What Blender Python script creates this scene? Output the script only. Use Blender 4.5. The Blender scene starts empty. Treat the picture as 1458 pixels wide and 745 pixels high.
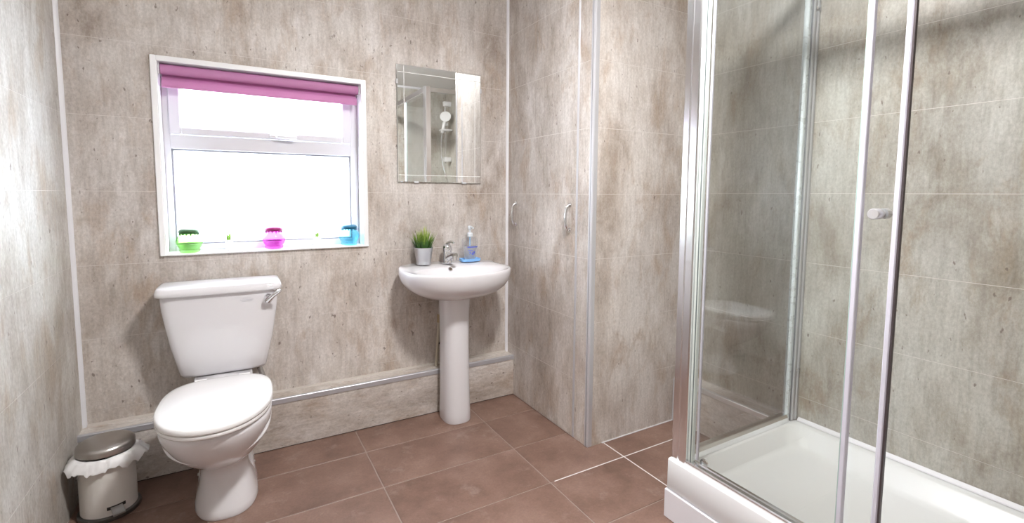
import bpy, bmesh, math, random
from mathutils import Vector, Matrix
random.seed(7)
PI = math.pi
SC = bpy.context.scene
COL = SC.collection

# ------------------------------------------------------------------ camera, world, exposure
R = [[0.866675621988772, -0.4988336622742443, 0.006192223545737113],
     [-0.0364076747305213, -0.07562444397919688, -0.9964714871452941],
     [0.49754180474719084, 0.8633921014550124, -0.0837032357439409]]
cam_data = bpy.data.cameras.new('camera')
cam = bpy.data.objects.new('camera', cam_data)
COL.objects.link(cam)
M = Matrix.Identity(4)
for i in range(3):
    M[i][0] = R[0][i]
    M[i][1] = -R[1][i]
    M[i][2] = -R[2][i]
M.translation = Vector((0, 0, 1.18))
cam.matrix_world = M
cam_data.sensor_width = 36.0
cam_data.lens = 683.19 / 1458 * 36
cam_data.shift_y = -39.0 / 1458
cam_data.clip_start = 0.02
SC.camera = cam

world = bpy.data.worlds.new('overcast_sky')
SC.world = world
world.use_nodes = True
wn, wl = world.node_tree.nodes, world.node_tree.links
wn.clear()
wo = wn.new('ShaderNodeOutputWorld')
wb = wn.new('ShaderNodeBackground')
wb.inputs['Color'].default_value = (0.84, 0.92, 1.0, 1)
wb.inputs['Strength'].default_value = 3.6
wl.new(wb.outputs[0], wo.inputs[0])

SC.view_settings.view_transform = 'Standard'
SC.view_settings.look = 'None'
SC.view_settings.gamma = 1.0
SC.view_settings.use_curve_mapping = False
SC.view_settings.exposure = 2.3
LAMP_STRENGTH = 62.0

# ------------------------------------------------------------------ materials
def new_mat(name):
    m = bpy.data.materials.new(name)
    m.use_nodes = True
    nt = m.node_tree
    return m, nt, nt.nodes['Principled BSDF']

def plain(name, col, rough=0.4, metal=0.0, spec=0.5, coat=0.0, trans=0.0, bump=0.0, bscale=40, sub=0.0):
    m, nt, b = new_mat(name)
    b.inputs['Base Color'].default_value = (*col, 1)
    b.inputs['Roughness'].default_value = rough
    b.inputs['Metallic'].default_value = metal
    b.inputs['Specular IOR Level'].default_value = spec
    b.inputs['Coat Weight'].default_value = coat
    b.inputs['Transmission Weight'].default_value = trans
    # a faint procedural variation so that no surface is perfectly even
    tc = nt.nodes.new('ShaderNodeTexCoord')
    nz = nt.nodes.new('ShaderNodeTexNoise')
    nz.inputs['Scale'].default_value = bscale
    nt.links.new(tc.outputs['Object'], nz.inputs['Vector'])
    mp = nt.nodes.new('ShaderNodeMapRange')
    mp.inputs['To Min'].default_value = max(0.0, rough - 0.03)
    mp.inputs['To Max'].default_value = rough + 0.03
    nt.links.new(nz.outputs['Fac'], mp.inputs['Value'])
    nt.links.new(mp.outputs[0], b.inputs['Roughness'])
    if bump:
        bp = nt.nodes.new('ShaderNodeBump')
        bp.inputs['Strength'].default_value = bump
        bp.inputs['Distance'].default_value = 0.002
        nt.links.new(nz.outputs['Fac'], bp.inputs['Height'])
        nt.links.new(bp.outputs[0], b.inputs['Normal'])
    return m

def ramp(nt, stops):
    r = nt.nodes.new('ShaderNodeValToRGB')
    el = r.color_ramp.elements
    while len(el) < len(stops):
        el.new(0.5)
    for e, (p, c) in zip(el, stops):
        e.position = p
        e.color = (*c, 1) if len(c) == 3 else c
    return r

def mixc(nt, kind, fac, a, b):
    n = nt.nodes.new('ShaderNodeMix')
    n.data_type = 'RGBA'
    n.blend_type = kind
    for sock, v in ((n.inputs[0], fac), (n.inputs[6], a), (n.inputs[7], b)):
        if hasattr(v, 'is_output'):
            nt.links.new(v, sock)
        elif isinstance(v, (int, float)):
            sock.default_value = v
        else:
            sock.default_value = (*v, 1)
    return n.outputs[2]

def concrete(name, along='z', tint=(1, 1, 1), rough=0.5):
    """concrete-look laminate: pale greige, tall brown-grey clouds, fine grain along one axis, small pits"""
    m, nt, b = new_mat(name)
    tc = nt.nodes.new('ShaderNodeTexCoord')
    def noise(scale, stretch, detail=4, rough_=0.55, off=(0, 0, 0), dist=0.0):
        mp = nt.nodes.new('ShaderNodeMapping')
        s = [scale] * 3
        s['xyz'.index(along)] = scale / stretch
        mp.inputs['Scale'].default_value = s
        mp.inputs['Location'].default_value = off
        nt.links.new(tc.outputs['Object'], mp.inputs['Vector'])
        n = nt.nodes.new('ShaderNodeTexNoise')
        n.inputs['Scale'].default_value = 1.0
        n.inputs['Detail'].default_value = detail
        n.inputs['Roughness'].default_value = rough_
        n.inputs['Distortion'].default_value = dist
        nt.links.new(mp.outputs[0], n.inputs['Vector'])
        return n.outputs['Fac']
    t = lambda c: tuple(x * y for x, y in zip(c, tint))
    cloud = ramp(nt, [(0.34, t((0.75, 0.71, 0.675))), (0.46, t((0.67, 0.622, 0.58))), (0.55, t((0.57, 0.512, 0.463))), (0.67, t((0.42, 0.355, 0.30)))])
    nt.links.new(noise(5.0, 1.9, 9, 0.70, (3.1, 1.7, 0.4), 0.25), cloud.inputs[0])
    big = ramp(nt, [(0.36, (1.0, 1.0, 1.0)), (0.66, (0.83, 0.83, 0.84))])
    nt.links.new(noise(1.9, 1.3, 3, 0.5, (7.3, 2.2, 5.1)), big.inputs[0])
    c = mixc(nt, 'MULTIPLY', 1.0, cloud.outputs[0], big.outputs[0])
    brown = ramp(nt, [(0.525, (0, 0, 0)), (0.66, (0.75, 0.75, 0.75))])
    nt.links.new(noise(8.0, 2.4, 7, 0.68, (1.3, 9.2, 2.6), 0.4), brown.inputs[0])
    c = mixc(nt, 'MIX', brown.outputs[0], c, t((0.43, 0.335, 0.26)))
    pale = ramp(nt, [(0.55, (0, 0, 0)), (0.72, (0.6, 0.6, 0.6))])
    nt.links.new(noise(10.0, 2.6, 6, 0.65, (4.4, 0.2, 8.6), 0.3), pale.inputs[0])
    c = mixc(nt, 'MIX', pale.outputs[0], c, t((0.76, 0.73, 0.715)))
    streak = ramp(nt, [(0.32, (0.83, 0.82, 0.81)), (0.52, (1, 1, 1)), (0.72, (1.07, 1.07, 1.07))])
    nt.links.new(noise(75, 9, 4, 0.65), streak.inputs[0])
    c = mixc(nt, 'MULTIPLY', 0.8, c, streak.outputs[0])
    fine = ramp(nt, [(0.32, (0.80, 0.79, 0.78)), (0.68, (1.12, 1.12, 1.12))])
    nt.links.new(noise(120, 1.5, 3, 0.7), fine.inputs[0])
    c = mixc(nt, 'MULTIPLY', 0.8, c, fine.outputs[0])
    pit = ramp(nt, [(0.70, (0, 0, 0)), (0.75, (0.75, 0.75, 0.75))])
    nt.links.new(noise(58, 1.9, 2, 0.5, (5.0, 4.0, 1.0)), pit.inputs[0])
    c = mixc(nt, 'MIX', pit.outputs[0], c, (0.16, 0.12, 0.10))
    nt.links.new(c, b.inputs['Base Color'])
    b.inputs['Roughness'].default_value = rough
    b.inputs['Specular IOR Level'].default_value = 0.5
    bp = nt.nodes.new('ShaderNodeBump')
    bp.inputs['Strength'].default_value = 0.12
    bp.inputs['Distance'].default_value = 0.001
    nt.links.new(noise(70, 6, 3, 0.6), bp.inputs['Height'])
    nt.links.new(bp.outputs[0], b.inputs['Normal'])
    return m

def terracotta():
    m, nt, b = new_mat('floor_tile_stone')
    tc = nt.nodes.new('ShaderNodeTexCoord')
    oi = nt.nodes.new('ShaderNodeObjectInfo')
    ad = nt.nodes.new('ShaderNodeVectorMath')
    ad.operation = 'MULTIPLY_ADD'
    ad.inputs[1].default_value = (1, 1, 1)
    sc = nt.nodes.new('ShaderNodeVectorMath')
    sc.operation = 'SCALE'
    sc.inputs[0].default_value = (13.0, 7.0, 5.0)
    nt.links.new(oi.outputs['Random'], sc.inputs['Scale'])
    nt.links.new(tc.outputs['Object'], ad.inputs[0])
    nt.links.new(sc.outputs[0], ad.inputs[2])
    def noise(s, d=4, r=0.6):
        n = nt.nodes.new('ShaderNodeTexNoise')
        n.inputs['Scale'].default_value = s
        n.inputs['Detail'].default_value = d
        n.inputs['Roughness'].default_value = r
        nt.links.new(ad.outputs[0], n.inputs['Vector'])
        return n.outputs['Fac']
    base = ramp(nt, [(0.30, (0.155, 0.090, 0.067)), (0.5, (0.218, 0.132, 0.101)), (0.72, (0.290, 0.187, 0.150))])
    nt.links.new(noise(5.5, 6, 0.65), base.inputs[0])
    fine = ramp(nt, [(0.3, (0.86, 0.86, 0.86)), (0.7, (1.12, 1.12, 1.12))])
    nt.links.new(noise(120, 3, 0.7), fine.inputs[0])
    c = mixc(nt, 'MULTIPLY', 0.8, base.outputs[0], fine.outputs[0])
    scuff = ramp(nt, [(0.57, (0, 0, 0)), (0.76, (0.45, 0.45, 0.45))])
    nt.links.new(noise(9, 7, 0.72), scuff.inputs[0])
    c = mixc(nt, 'MIX', scuff.outputs[0], c, (0.46, 0.37, 0.33))
    nt.links.new(c, b.inputs['Base Color'])
    b.inputs['Roughness'].default_value = 0.42
    bp = nt.nodes.new('ShaderNodeBump')
    bp.inputs['Strength'].default_value = 0.25
    bp.inputs['Distance'].default_value = 0.001
    nt.links.new(noise(60, 4, 0.6), bp.inputs['Height'])
    nt.links.new(bp.outputs[0], b.inputs['Normal'])
    return m

def clear_pane(name, tint=(0.955, 0.975, 0.96), f0=0.04, rough=0.0, haze=0.0):
    """thin clear glass: reflection by viewing angle (Schlick), the rest goes straight through"""
    m = bpy.data.materials.new(name)
    m.use_nodes = True
    nt = m.node_tree
    nt.nodes.clear()
    out = nt.nodes.new('ShaderNodeOutputMaterial')
    tr = nt.nodes.new('ShaderNodeBsdfTransparent')
    tr.inputs['Color'].default_value = (*tint, 1)
    gl = nt.nodes.new('ShaderNodeBsdfGlossy')
    gl.inputs['Roughness'].default_value = rough
    gl.inputs['Color'].default_value = (1, 1, 1, 1)
    lw = nt.nodes.new('ShaderNodeLayerWeight')
    lw.inputs['Blend'].default_value = 0.5
    pw = nt.nodes.new('ShaderNodeMath')
    pw.operation = 'POWER'
    pw.inputs[1].default_value = 5.0
    nt.links.new(lw.outputs['Facing'], pw.inputs[0])
    ma = nt.nodes.new('ShaderNodeMath')
    ma.operation = 'MULTIPLY_ADD'
    ma.inputs[1].default_value = 1.0 - f0
    ma.inputs[2].default_value = f0
    nt.links.new(pw.outputs[0], ma.inputs[0])
    mx = nt.nodes.new('ShaderNodeMixShader')
    nt.links.new(ma.outputs[0], mx.inputs[0])
    src = tr.outputs[0]
    if haze:
        df = nt.nodes.new('ShaderNodeBsdfTranslucent')
        df.inputs['Color'].default_value = (0.95, 0.96, 0.97, 1)
        hz = nt.nodes.new('ShaderNodeMixShader')
        hz.inputs[0].default_value = haze
        nt.links.new(tr.outputs[0], hz.inputs[1])
        nt.links.new(df.outputs[0], hz.inputs[2])
        src = hz.outputs[0]
    nt.links.new(src, mx.inputs[1])
    nt.links.new(gl.outputs[0], mx.inputs[2])
    nt.links.new(mx.outputs[0], out.inputs[0])
    return m

def emitter(name, col, s):
    m = bpy.data.materials.new(name)
    m.use_nodes = True
    nt = m.node_tree
    nt.nodes.clear()
    out = nt.nodes.new('ShaderNodeOutputMaterial')
    e = nt.nodes.new('ShaderNodeEmission')
    e.inputs['Color'].default_value = (*col, 1)
    e.inputs['Strength'].default_value = s
    nt.links.new(e.outputs[0], out.inputs[0])
    return m

def fabric(name, col):
    m, nt, b = new_mat(name)
    b.inputs['Base Color'].default_value = (*col, 1)
    b.inputs['Roughness'].default_value = 0.7
    tl = nt.nodes.new('ShaderNodeBsdfTranslucent')
    tl.inputs['Color'].default_value = (*col, 1)
    mx = nt.nodes.new('ShaderNodeMixShader')
    mx.inputs[0].default_value = 0.18
    nt.links.new(b.outputs[0], mx.inputs[1])
    nt.links.new(tl.outputs[0], mx.inputs[2])
    nt.links.new(mx.outputs[0], nt.nodes['Material Output'].inputs[0])
    return m

def brushed(name, col, rough, axis='z'):
    m, nt, b = new_mat(name)
    b.inputs['Metallic'].default_value = 1.0
    b.inputs['Base Color'].default_value = (*col, 1)
    tc = nt.nodes.new('ShaderNodeTexCoord')
    mp = nt.nodes.new('ShaderNodeMapping')
    s = [220, 220, 220]
    s['xyz'.index(axis)] = 4
    mp.inputs['Scale'].default_value = s
    nz = nt.nodes.new('ShaderNodeTexNoise')
    nz.inputs['Scale'].default_value = 1
    nt.links.new(tc.outputs['Object'], mp.inputs[0])
    nt.links.new(mp.outputs[0], nz.inputs['Vector'])
    r = nt.nodes.new('ShaderNodeMapRange')
    r.inputs['To Min'].default_value = rough * 0.7
    r.inputs['To Max'].default_value = rough * 1.3
    nt.links.new(nz.outputs['Fac'], r.inputs['Value'])
    nt.links.new(r.outputs[0], b.inputs['Roughness'])
    return m

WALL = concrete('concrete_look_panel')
WALLL = concrete('concrete_look_panel_window_glare', tint=(0.955, 0.99, 0.985))  # same panels, tinted cooler to paint in the window's bluish glare
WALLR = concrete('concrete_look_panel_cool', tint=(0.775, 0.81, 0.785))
WALLX = concrete('concrete_look_panel_laid_flat', 'x')
WALLY = concrete('concrete_look_panel_laid_flat_side', 'y')
JOINT = plain('pale_panel_joint', (0.68, 0.645, 0.61), 0.5)
TILE = terracotta()
GROUT = plain('floor_grout', (0.34, 0.275, 0.24), 0.8, bump=0.3, bscale=150)
CEIL = plain('white_ceiling_paint', (0.78, 0.78, 0.77), 0.7)
PAINT = plain('pale_wall_paint', (0.66, 0.64, 0.61), 0.6)
UPVC = plain('white_window_plastic', (0.91, 0.91, 0.925), 0.3)
TRIMW = plain('white_plastic_trim', (0.80, 0.80, 0.83), 0.3)
TRIMG = plain('satin_silver_trim', (0.62, 0.62, 0.65), 0.38, metal=0.45)
TRIMX = plain('satin_aluminium_edging', (0.50, 0.50, 0.53), 0.36, metal=0.4)
CHROME = plain('chrome', (0.82, 0.83, 0.85), 0.07, metal=1.0)
ALU = brushed('polished_aluminium', (0.86, 0.86, 0.88), 0.2)
ALUY = brushed('polished_aluminium_rail', (0.80, 0.79, 0.80), 0.2, 'y')
STEEL = brushed('brushed_steel', (0.50, 0.48, 0.46), 0.32, 'x')
ZINC = brushed('zinc_pot_metal', (0.60, 0.61, 0.63), 0.34)
CERAMIC = plain('white_glazed_ceramic', (0.75, 0.742, 0.77), 0.10, coat=0.4)
SEAT = plain('white_seat_plastic', (0.87, 0.87, 0.88), 0.22)
TRAY = plain('white_acrylic_tray', (0.82, 0.83, 0.84), 0.22)
PLINTH = plain('white_plinth_board', (0.84, 0.83, 0.87), 0.3)
DARK = plain('gap_shade_black', (0.02, 0.02, 0.02), 0.5)
BLACKP = plain('black_plastic', (0.03, 0.03, 0.03), 0.35)
MIRROR = plain('mirror_silver', (0.93, 0.94, 0.93), 0.005, metal=1.0)
MIRROR_EDGE = plain('ground_mirror_edge', (0.35, 0.38, 0.37), 0.25, metal=0.6)
ETCH = plain('etched_mirror_line', (0.92, 0.93, 0.93), 0.25)
GLASS = clear_pane('shower_glass', (0.993, 1.0, 0.996), 0.04)
GLASS_EDGE = plain('glass_edge_green', (0.42, 0.56, 0.52), 0.15)
SEAL = plain('clear_plastic_seal', (0.76, 0.75, 0.85), 0.25, trans=0.15)
PANE = clear_pane('window_glass', (0.93, 0.95, 0.96), 0.05, haze=0.5)
PINK = fabric('pink_blind_fabric', (0.62, 0.27, 0.50))
FRAMEM = plain('white_window_frame', (0.69, 0.68, 0.72), 0.3)
BINBODY = plain('cream_enamel', (0.80, 0.78, 0.745), 0.30, bscale=3)
LINER = plain('thin_white_plastic', (0.88, 0.88, 0.89), 0.45)
GRASSM = None

def grass_mat():
    m, nt, b = new_mat('artificial_grass')
    tc = nt.nodes.new('ShaderNodeTexCoord')
    sx = nt.nodes.new('ShaderNodeSeparateXYZ')
    nt.links.new(tc.outputs['Generated'], sx.inputs[0])
    nz = nt.nodes.new('ShaderNodeTexNoise')
    nz.inputs['Scale'].default_value = 9
    nt.links.new(tc.outputs['Generated'], nz.inputs['Vector'])
    a = nt.nodes.new('ShaderNodeMath')
    a.operation = 'MULTIPLY_ADD'
    a.inputs[1].default_value = 0.5
    nt.links.new(nz.outputs['Fac'], a.inputs[0])
    s = nt.nodes.new('ShaderNodeMath')
    s.operation = 'SUBTRACT'
    s.inputs[1].default_value = 0.25
    nt.links.new(sx.outputs['Z'], s.inputs[0])
    nt.links.new(s.outputs[0], a.inputs[2])
    r = ramp(nt, [(0.0, (0.012, 0.05, 0.012)), (0.25, (0.05, 0.14, 0.02)), (0.5, (0.20, 0.32, 0.04)), (0.85, (0.50, 0.58, 0.18))])
    nt.links.new(a.outputs[0], r.inputs[0])
    nt.links.new(r.outputs[0], b.inputs['Base Color'])
    b.inputs['Roughness'].default_value = 0.5
    return m
GRASSM = grass_mat()

# ------------------------------------------------------------------ mesh helpers
def V(*a):
    return Vector(a)

def box(bm, x0, x1, y0, y1, z0, z1, bev=0.0, seg=1):
    vs = [bm.verts.new((x, y, z)) for z in (z0, z1) for y in (y0, y1) for x in (x0, x1)]
    fs = [(0, 2, 3, 1), (4, 5, 7, 6), (0, 1, 5, 4), (2, 6, 7, 3), (0, 4, 6, 2), (1, 3, 7, 5)]
    faces = [bm.faces.new([vs[i] for i in f]) for f in fs]
    if bev:
        es = list({e for f in faces for e in f.edges})
        bmesh.ops.bevel(bm, geom=es, offset=bev, segments=seg, affect='EDGES', profile=0.5)
    return bm

def loft(bm, rings, cap0=True, cap1=True, closed=True):
    vr = [[bm.verts.new(p) for p in r] for r in rings]
    n = len(vr[0])
    for a, b in zip(vr, vr[1:]):
        for i in range(n if closed else n - 1):
            j = (i + 1) % n
            bm.faces.new((a[i], a[j], b[j], b[i]))
    if cap0:
        bm.faces.new(list(reversed(vr[0])))
    if cap1:
        bm.faces.new(vr[-1])
    return vr

def lathe(bm, prof, cx=0, cy=0, cz=0, seg=32, cap0=True, cap1=True):
    rings = [[V(cx + r * math.cos(2 * PI * i / seg), cy + r * math.sin(2 * PI * i / seg), cz + z) for i in range(seg)] for r, z in prof]
    return loft(bm, rings, cap0, cap1)

def tube(bm, pts, rad, seg=12, caps=True):
    pts = [Vector(p) for p in pts]
    rads = rad if isinstance(rad, (list, tuple)) else [rad] * len(pts)
    rings = []
    up = None
    for i, p in enumerate(pts):
        d = (pts[min(i + 1, len(pts) - 1)] - pts[max(i - 1, 0)]).normalized()
        if up is None:
            up = V(0, 0, 1) if abs(d.z) < 0.9 else V(1, 0, 0)
        s = d.cross(up).normalized()
        up = s.cross(d).normalized()
        rings.append([p + (s * math.cos(2 * PI * k / seg) + up * math.sin(2 * PI * k / seg)) * rads[i] for k in range(seg)])
    return loft(bm, rings, caps, caps)

def curve_pts(ctrl, n=24):
    """Catmull-Rom through the control points"""
    c = [Vector(p) for p in ctrl]
    c = [c[0] * 2 - c[1]] + c + [c[-1] * 2 - c[-2]]
    out = []
    segs = len(c) - 3
    for i in range(n + 1):
        u = i / n * segs
        k = min(int(u), segs - 1)
        t = u - k
        p0, p1, p2, p3 = c[k:k + 4]
        out.append(0.5 * ((2 * p1) + (p2 - p0) * t + (2 * p0 - 5 * p1 + 4 * p2 - p3) * t * t + (3 * p1 - p0 - 3 * p2 + p3) * t ** 3))
    return out

def cyl(bm, a, b, r, seg=20):
    return tube(bm, [a, b], r, seg)

def prism(bm, pts2, axis, a, b):
    """extrude a 2D outline along an axis from a to b"""
    def p3(p, v):
        if axis == 'x':
            return V(v, p[0], p[1])
        if axis == 'y':
            return V(p[0], v, p[1])
        return V(p[0], p[1], v)
    loft(bm, [[p3(p, a) for p in pts2], [p3(p, b) for p in pts2]])

def sgnpow(v, e):
    return math.copysign(abs(v) ** e, v)

ORIG = {}
def origin(o):
    return ORIG.get(o.name, V(0, 0, 0))

def mesh_ob(name, bm, mat, parent=None, smooth=False, local=False, kind=None, angle=40):
    me = bpy.data.meshes.new(name)
    bmesh.ops.recalc_face_normals(bm, faces=bm.faces)
    if parent is not None and not local:
        off = origin(parent)
        bmesh.ops.translate(bm, verts=bm.verts, vec=-off)
    bm.to_mesh(me)
    bm.free()
    me.materials.append(mat)
    if smooth:
        me.polygons.foreach_set('use_smooth', [True] * len(me.polygons))
        if angle:
            me.set_sharp_from_angle(angle=math.radians(angle))
    o = bpy.data.objects.new(name, me)
    COL.objects.link(o)
    if parent is not None:
        o.parent = parent
        ORIG[o.name] = V(*origin(parent))
    if kind:
        o['kind'] = kind
    return o

def thing(name, label, cat, loc=(0, 0, 0), rz=0.0, group=None):
    o = bpy.data.objects.new(name, None)
    o.empty_display_size = 0.05
    COL.objects.link(o)
    o.location = loc
    o.rotation_euler = (0, 0, rz)
    ORIG[o.name] = Vector(loc)
    o['label'] = label
    o['category'] = cat
    if group:
        o['group'] = group
    return o

def tag(o, label, cat, group=None):
    o['label'] = label
    o['category'] = cat
    if group:
        o['group'] = group
    return o

def bbox_ob(name, mat, parent, *b, bev=0.0, seg=1, smooth=False):
    bm = bmesh.new()
    box(bm, *b, bev=bev, seg=seg)
    return mesh_ob(name, bm, mat, parent, smooth=smooth)

def copy_tree(o, parent=None):
    c = o.copy()
    COL.objects.link(c)
    if parent is not None:
        c.parent = parent
    for ch in list(o.children):
        copy_tree(ch, c)
    return c

# ------------------------------------------------------------------ room
XL, XR, YB = -0.56, 2.05, 2.458
YR, YS, ZC = -1.25, -0.13, 2.30
XC, YC = 1.384, 1.684           # cupboard side face, cupboard front face
YBX, ZBX = 2.372, 0.2365        # boxing along the back wall
XBX = 1.955                     # low boxing along the right wall
COURSES = [0.0, 0.295, 0.59, 0.886, 1.181, 1.476, 1.771, 2.066, ZC]
GAP = 0.0008

# floor: a grout bed and its tiles
bm = bmesh.new()
box(bm, XL - 0.1, XR + 0.1, YR - 0.1, YB + 0.15, -0.12, -0.0022)
floor = mesh_ob('floor', bm, GROUT, kind='structure')
xs_cols = [(-0.73, -0.126), (-0.126, 0.477), (0.477, 1.08), (1.08, 1.48), (1.48, 2.083)]
row0, pitch = 2.1475, 0.302
for cx0, cx1 in xs_cols:
    k = 1
    while True:
        y1 = row0 + pitch * k
        y0 = y1 - pitch
        k -= 1
        if y1 < YR:
            break
        a0, a1 = max(cx0, XL), min(cx1, XR)
        b0, b1 = max(y0, YR), min(y1, YB)
        if a1 - a0 < 0.02 or b1 - b0 < 0.02:
            continue
        g = 0.0022
        bm = bmesh.new()
        h = random.uniform(-0.0004, 0.0003)
        box(bm, a0 + g, a1 - g, b0 + g, b1 - g, -0.01, h, bev=0.0012)
        mesh_ob('tile', bm, TILE, floor)

FRESH = plain('fresh_white_grout', (0.80, 0.78, 0.77), 0.6)
bbox_ob('white_grout', FRESH, floor, 1.4778, 1.4822, 1.17, 1.684, -0.0021, 0.0004)
for gx0, gx1 in ((1.10, 1.4776), (1.4824, 1.953)):
    bbox_ob('white_grout', FRESH, floor, gx0, gx1, 1.5415, 1.5455, -0.0021, 0.0003)
bbox = bmesh.new()
box(bbox, XL - 0.1, XR + 0.1, YR - 0.1, YB + 0.15, ZC, ZC + 0.1)
ceiling = mesh_ob('ceiling', bbox, CEIL, kind='structure')

# back wall with the window opening
WX0, WX1, WZ0, WZ1 = -0.262, 0.560, 0.917, 1.716
def holed(bm, x0, x1, y0, y1, z0, z1):
    """a slab minus the window opening"""
    hx0, hx1 = max(x0, WX0), min(x1, WX1)
    hz0, hz1 = max(z0, WZ0), min(z1, WZ1)
    if hz0 >= hz1:
        box(bm, x0, x1, y0, y1, z0, z1)
        return
    box(bm, x0, hx0, y0, y1, z0, z1)
    box(bm, hx1, x1, y0, y1, z0, z1)
    if hz0 > z0:
        box(bm, hx0, hx1, y0, y1, z0, hz0)
    if hz1 < z1:
        box(bm, hx0, hx1, y0, y1, hz1, z1)
bm = bmesh.new()
holed(bm, XL - 0.1, XR + 0.1, YB + 0.0007, YB + 0.15, -0.12, ZC)
wall_back = mesh_ob('wall_back', bm, JOINT, kind='structure')
for z0, z1 in zip(COURSES, COURSES[1:]):
    bm = bmesh.new()
    holed(bm, XL, XC + 0.004, YB, YB + 0.006, z0 + GAP, z1 - GAP)
    mesh_ob('panel', bm, WALL, wall_back)

# left wall
bm = bmesh.new()
box(bm, XL - 0.1, XL - 0.0007, YR - 0.1, YB, -0.12, ZC)
wall_left = mesh_ob('wall_left', bm, JOINT, kind='structure')
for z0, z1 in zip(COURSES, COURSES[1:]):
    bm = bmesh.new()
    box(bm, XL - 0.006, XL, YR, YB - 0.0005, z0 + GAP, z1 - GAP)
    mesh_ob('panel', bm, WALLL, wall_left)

# right wall
RC = [0.0, 0.042, 0.329, 0.6155, 0.9025, 1.189, 1.476, 1.763, 2.05, ZC]
bm = bmesh.new()
box(bm, XR + 0.0007, XR + 0.1, YR - 0.1, YB, -0.12, ZC)
wall_right = mesh_ob('wall_right', bm, JOINT, kind='structure')
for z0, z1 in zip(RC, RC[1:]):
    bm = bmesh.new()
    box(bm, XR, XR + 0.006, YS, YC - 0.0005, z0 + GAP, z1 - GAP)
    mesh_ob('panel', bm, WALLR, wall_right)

# end wall of the shower (seen in the mirror) and the wall behind the camera
bm = bmesh.new()
box(bm, 1.334, XR, YS - 0.08, YS - 0.0007, 0, ZC)
wall_end = mesh_ob('wall_front_right', bm, JOINT, kind='structure')
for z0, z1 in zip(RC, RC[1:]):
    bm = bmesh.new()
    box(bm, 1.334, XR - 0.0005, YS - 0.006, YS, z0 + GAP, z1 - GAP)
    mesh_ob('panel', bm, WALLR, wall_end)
bm = bmesh.new()
box(bm, XL, XR, YR - 0.1, YR, 0, ZC)
mesh_ob('wall_front', bm, PAINT, kind='structure')

# ceiling coving over the shower end wall (seen in the mirror)
bm = bmesh.new()
box(bm, 1.334, XR, YS, YS + 0.02, ZC - 0.022, ZC, bev=0.004)
mesh_ob('trim_5', bm, TRIMW, kind='structure')

# corner trims
bm = bmesh.new()
prism(bm, [(XL, YB), (XL, YB - 0.013), (XL + 0.004, YB - 0.012), (XL + 0.009, YB - 0.009), (XL + 0.012, YB - 0.004), (XL + 0.013, YB)], 'z', ZBX, ZC)
mesh_ob('trim_1', bm, TRIMW, kind='structure', smooth=True)
bm = bmesh.new()
prism(bm, [(XC, YB), (XC, YB - 0.012), (XC - 0.004, YB - 0.0112), (XC - 0.0085, YB - 0.008), (XC - 0.011, YB - 0.004), (XC - 0.012, YB)], 'z', ZBX, ZC)
mesh_ob('trim_2', bm, TRIMW, kind='structure', smooth=True)

# boxing (pipe casing) along the foot of the back wall
bm = bmesh.new()
box(bm, XL, XC, YBX, YB, 0.004, ZBX - 0.004)
bb = mesh_ob('baseboard_back', bm, WALLX, kind='structure')
bbox_ob('top_board', WALLX, bb, XL, XC, YBX + 0.004, YB, ZBX - 0.004, ZBX)
bm = bmesh.new()
prism(bm, [(YBX - 0.004, ZBX - 0.022), (YBX - 0.004, ZBX - 0.001), (YBX - 0.002, ZBX + 0.0015), (YBX + 0.010, ZBX + 0.0015), (YBX + 0.010, ZBX), (YBX, ZBX), (YBX, ZBX - 0.022)], 'x', XL, XC - 0.0005)
mesh_ob('edge_trim', bm, TRIMX, bb)
bm = bmesh.new()
prism(bm, [(YB, ZBX), (YB - 0.009, ZBX), (YB - 0.007, ZBX + 0.005), (YB, ZBX + 0.009)], 'x', XL + 0.013, XC - 0.012)
mesh_ob('sealant_bead', bm, plain('beige_sealant', (0.55, 0.50, 0.455), 0.5), bb)
bbox_ob('floor_gap', DARK, bb, XL, XC, YBX + 0.003, YBX + 0.02, -0.002, 0.004)  # near-black strip painting in the shade of the gap under the boxing

# low boxing along the foot of the right wall, behind the shower
zr = 0.232
bm = bmesh.new()
box(bm, XBX, XR, 1.172, YC, 0.004, zr - 0.004)
br = mesh_ob('baseboard_right', bm, WALLY, kind='structure')
bbox_ob('top_board', WALLY, br, XBX + 0.004, XR, 1.172, YC, zr - 0.004, zr)
bm = bmesh.new()
prism(bm, [(XBX - 0.004, zr - 0.022), (XBX - 0.004, zr - 0.001), (XBX - 0.002, zr + 0.0015), (XBX + 0.010, zr + 0.0015), (XBX + 0.010, zr), (XBX, zr), (XBX, zr - 0.022)], 'y', 1.172, YC - 0.0005)
mesh_ob('edge_trim', bm, brushed('satin_aluminium_edging_side', (0.74, 0.74, 0.76), 0.34, 'y'), br)
bm = bmesh.new()
box(bm, XBX - 0.012, XBX - 0.0002, YC - 0.012, YC - 0.0002, 0.004, zr - 0.006, bev=0.003)
mesh_ob('corner_trim', bm, TRIMG, br)
bbox_ob('sealant_bead', TRIMW, br, XC + 0.085, XBX, YC - 0.004, YC, 0.0004, 0.004)

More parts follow.
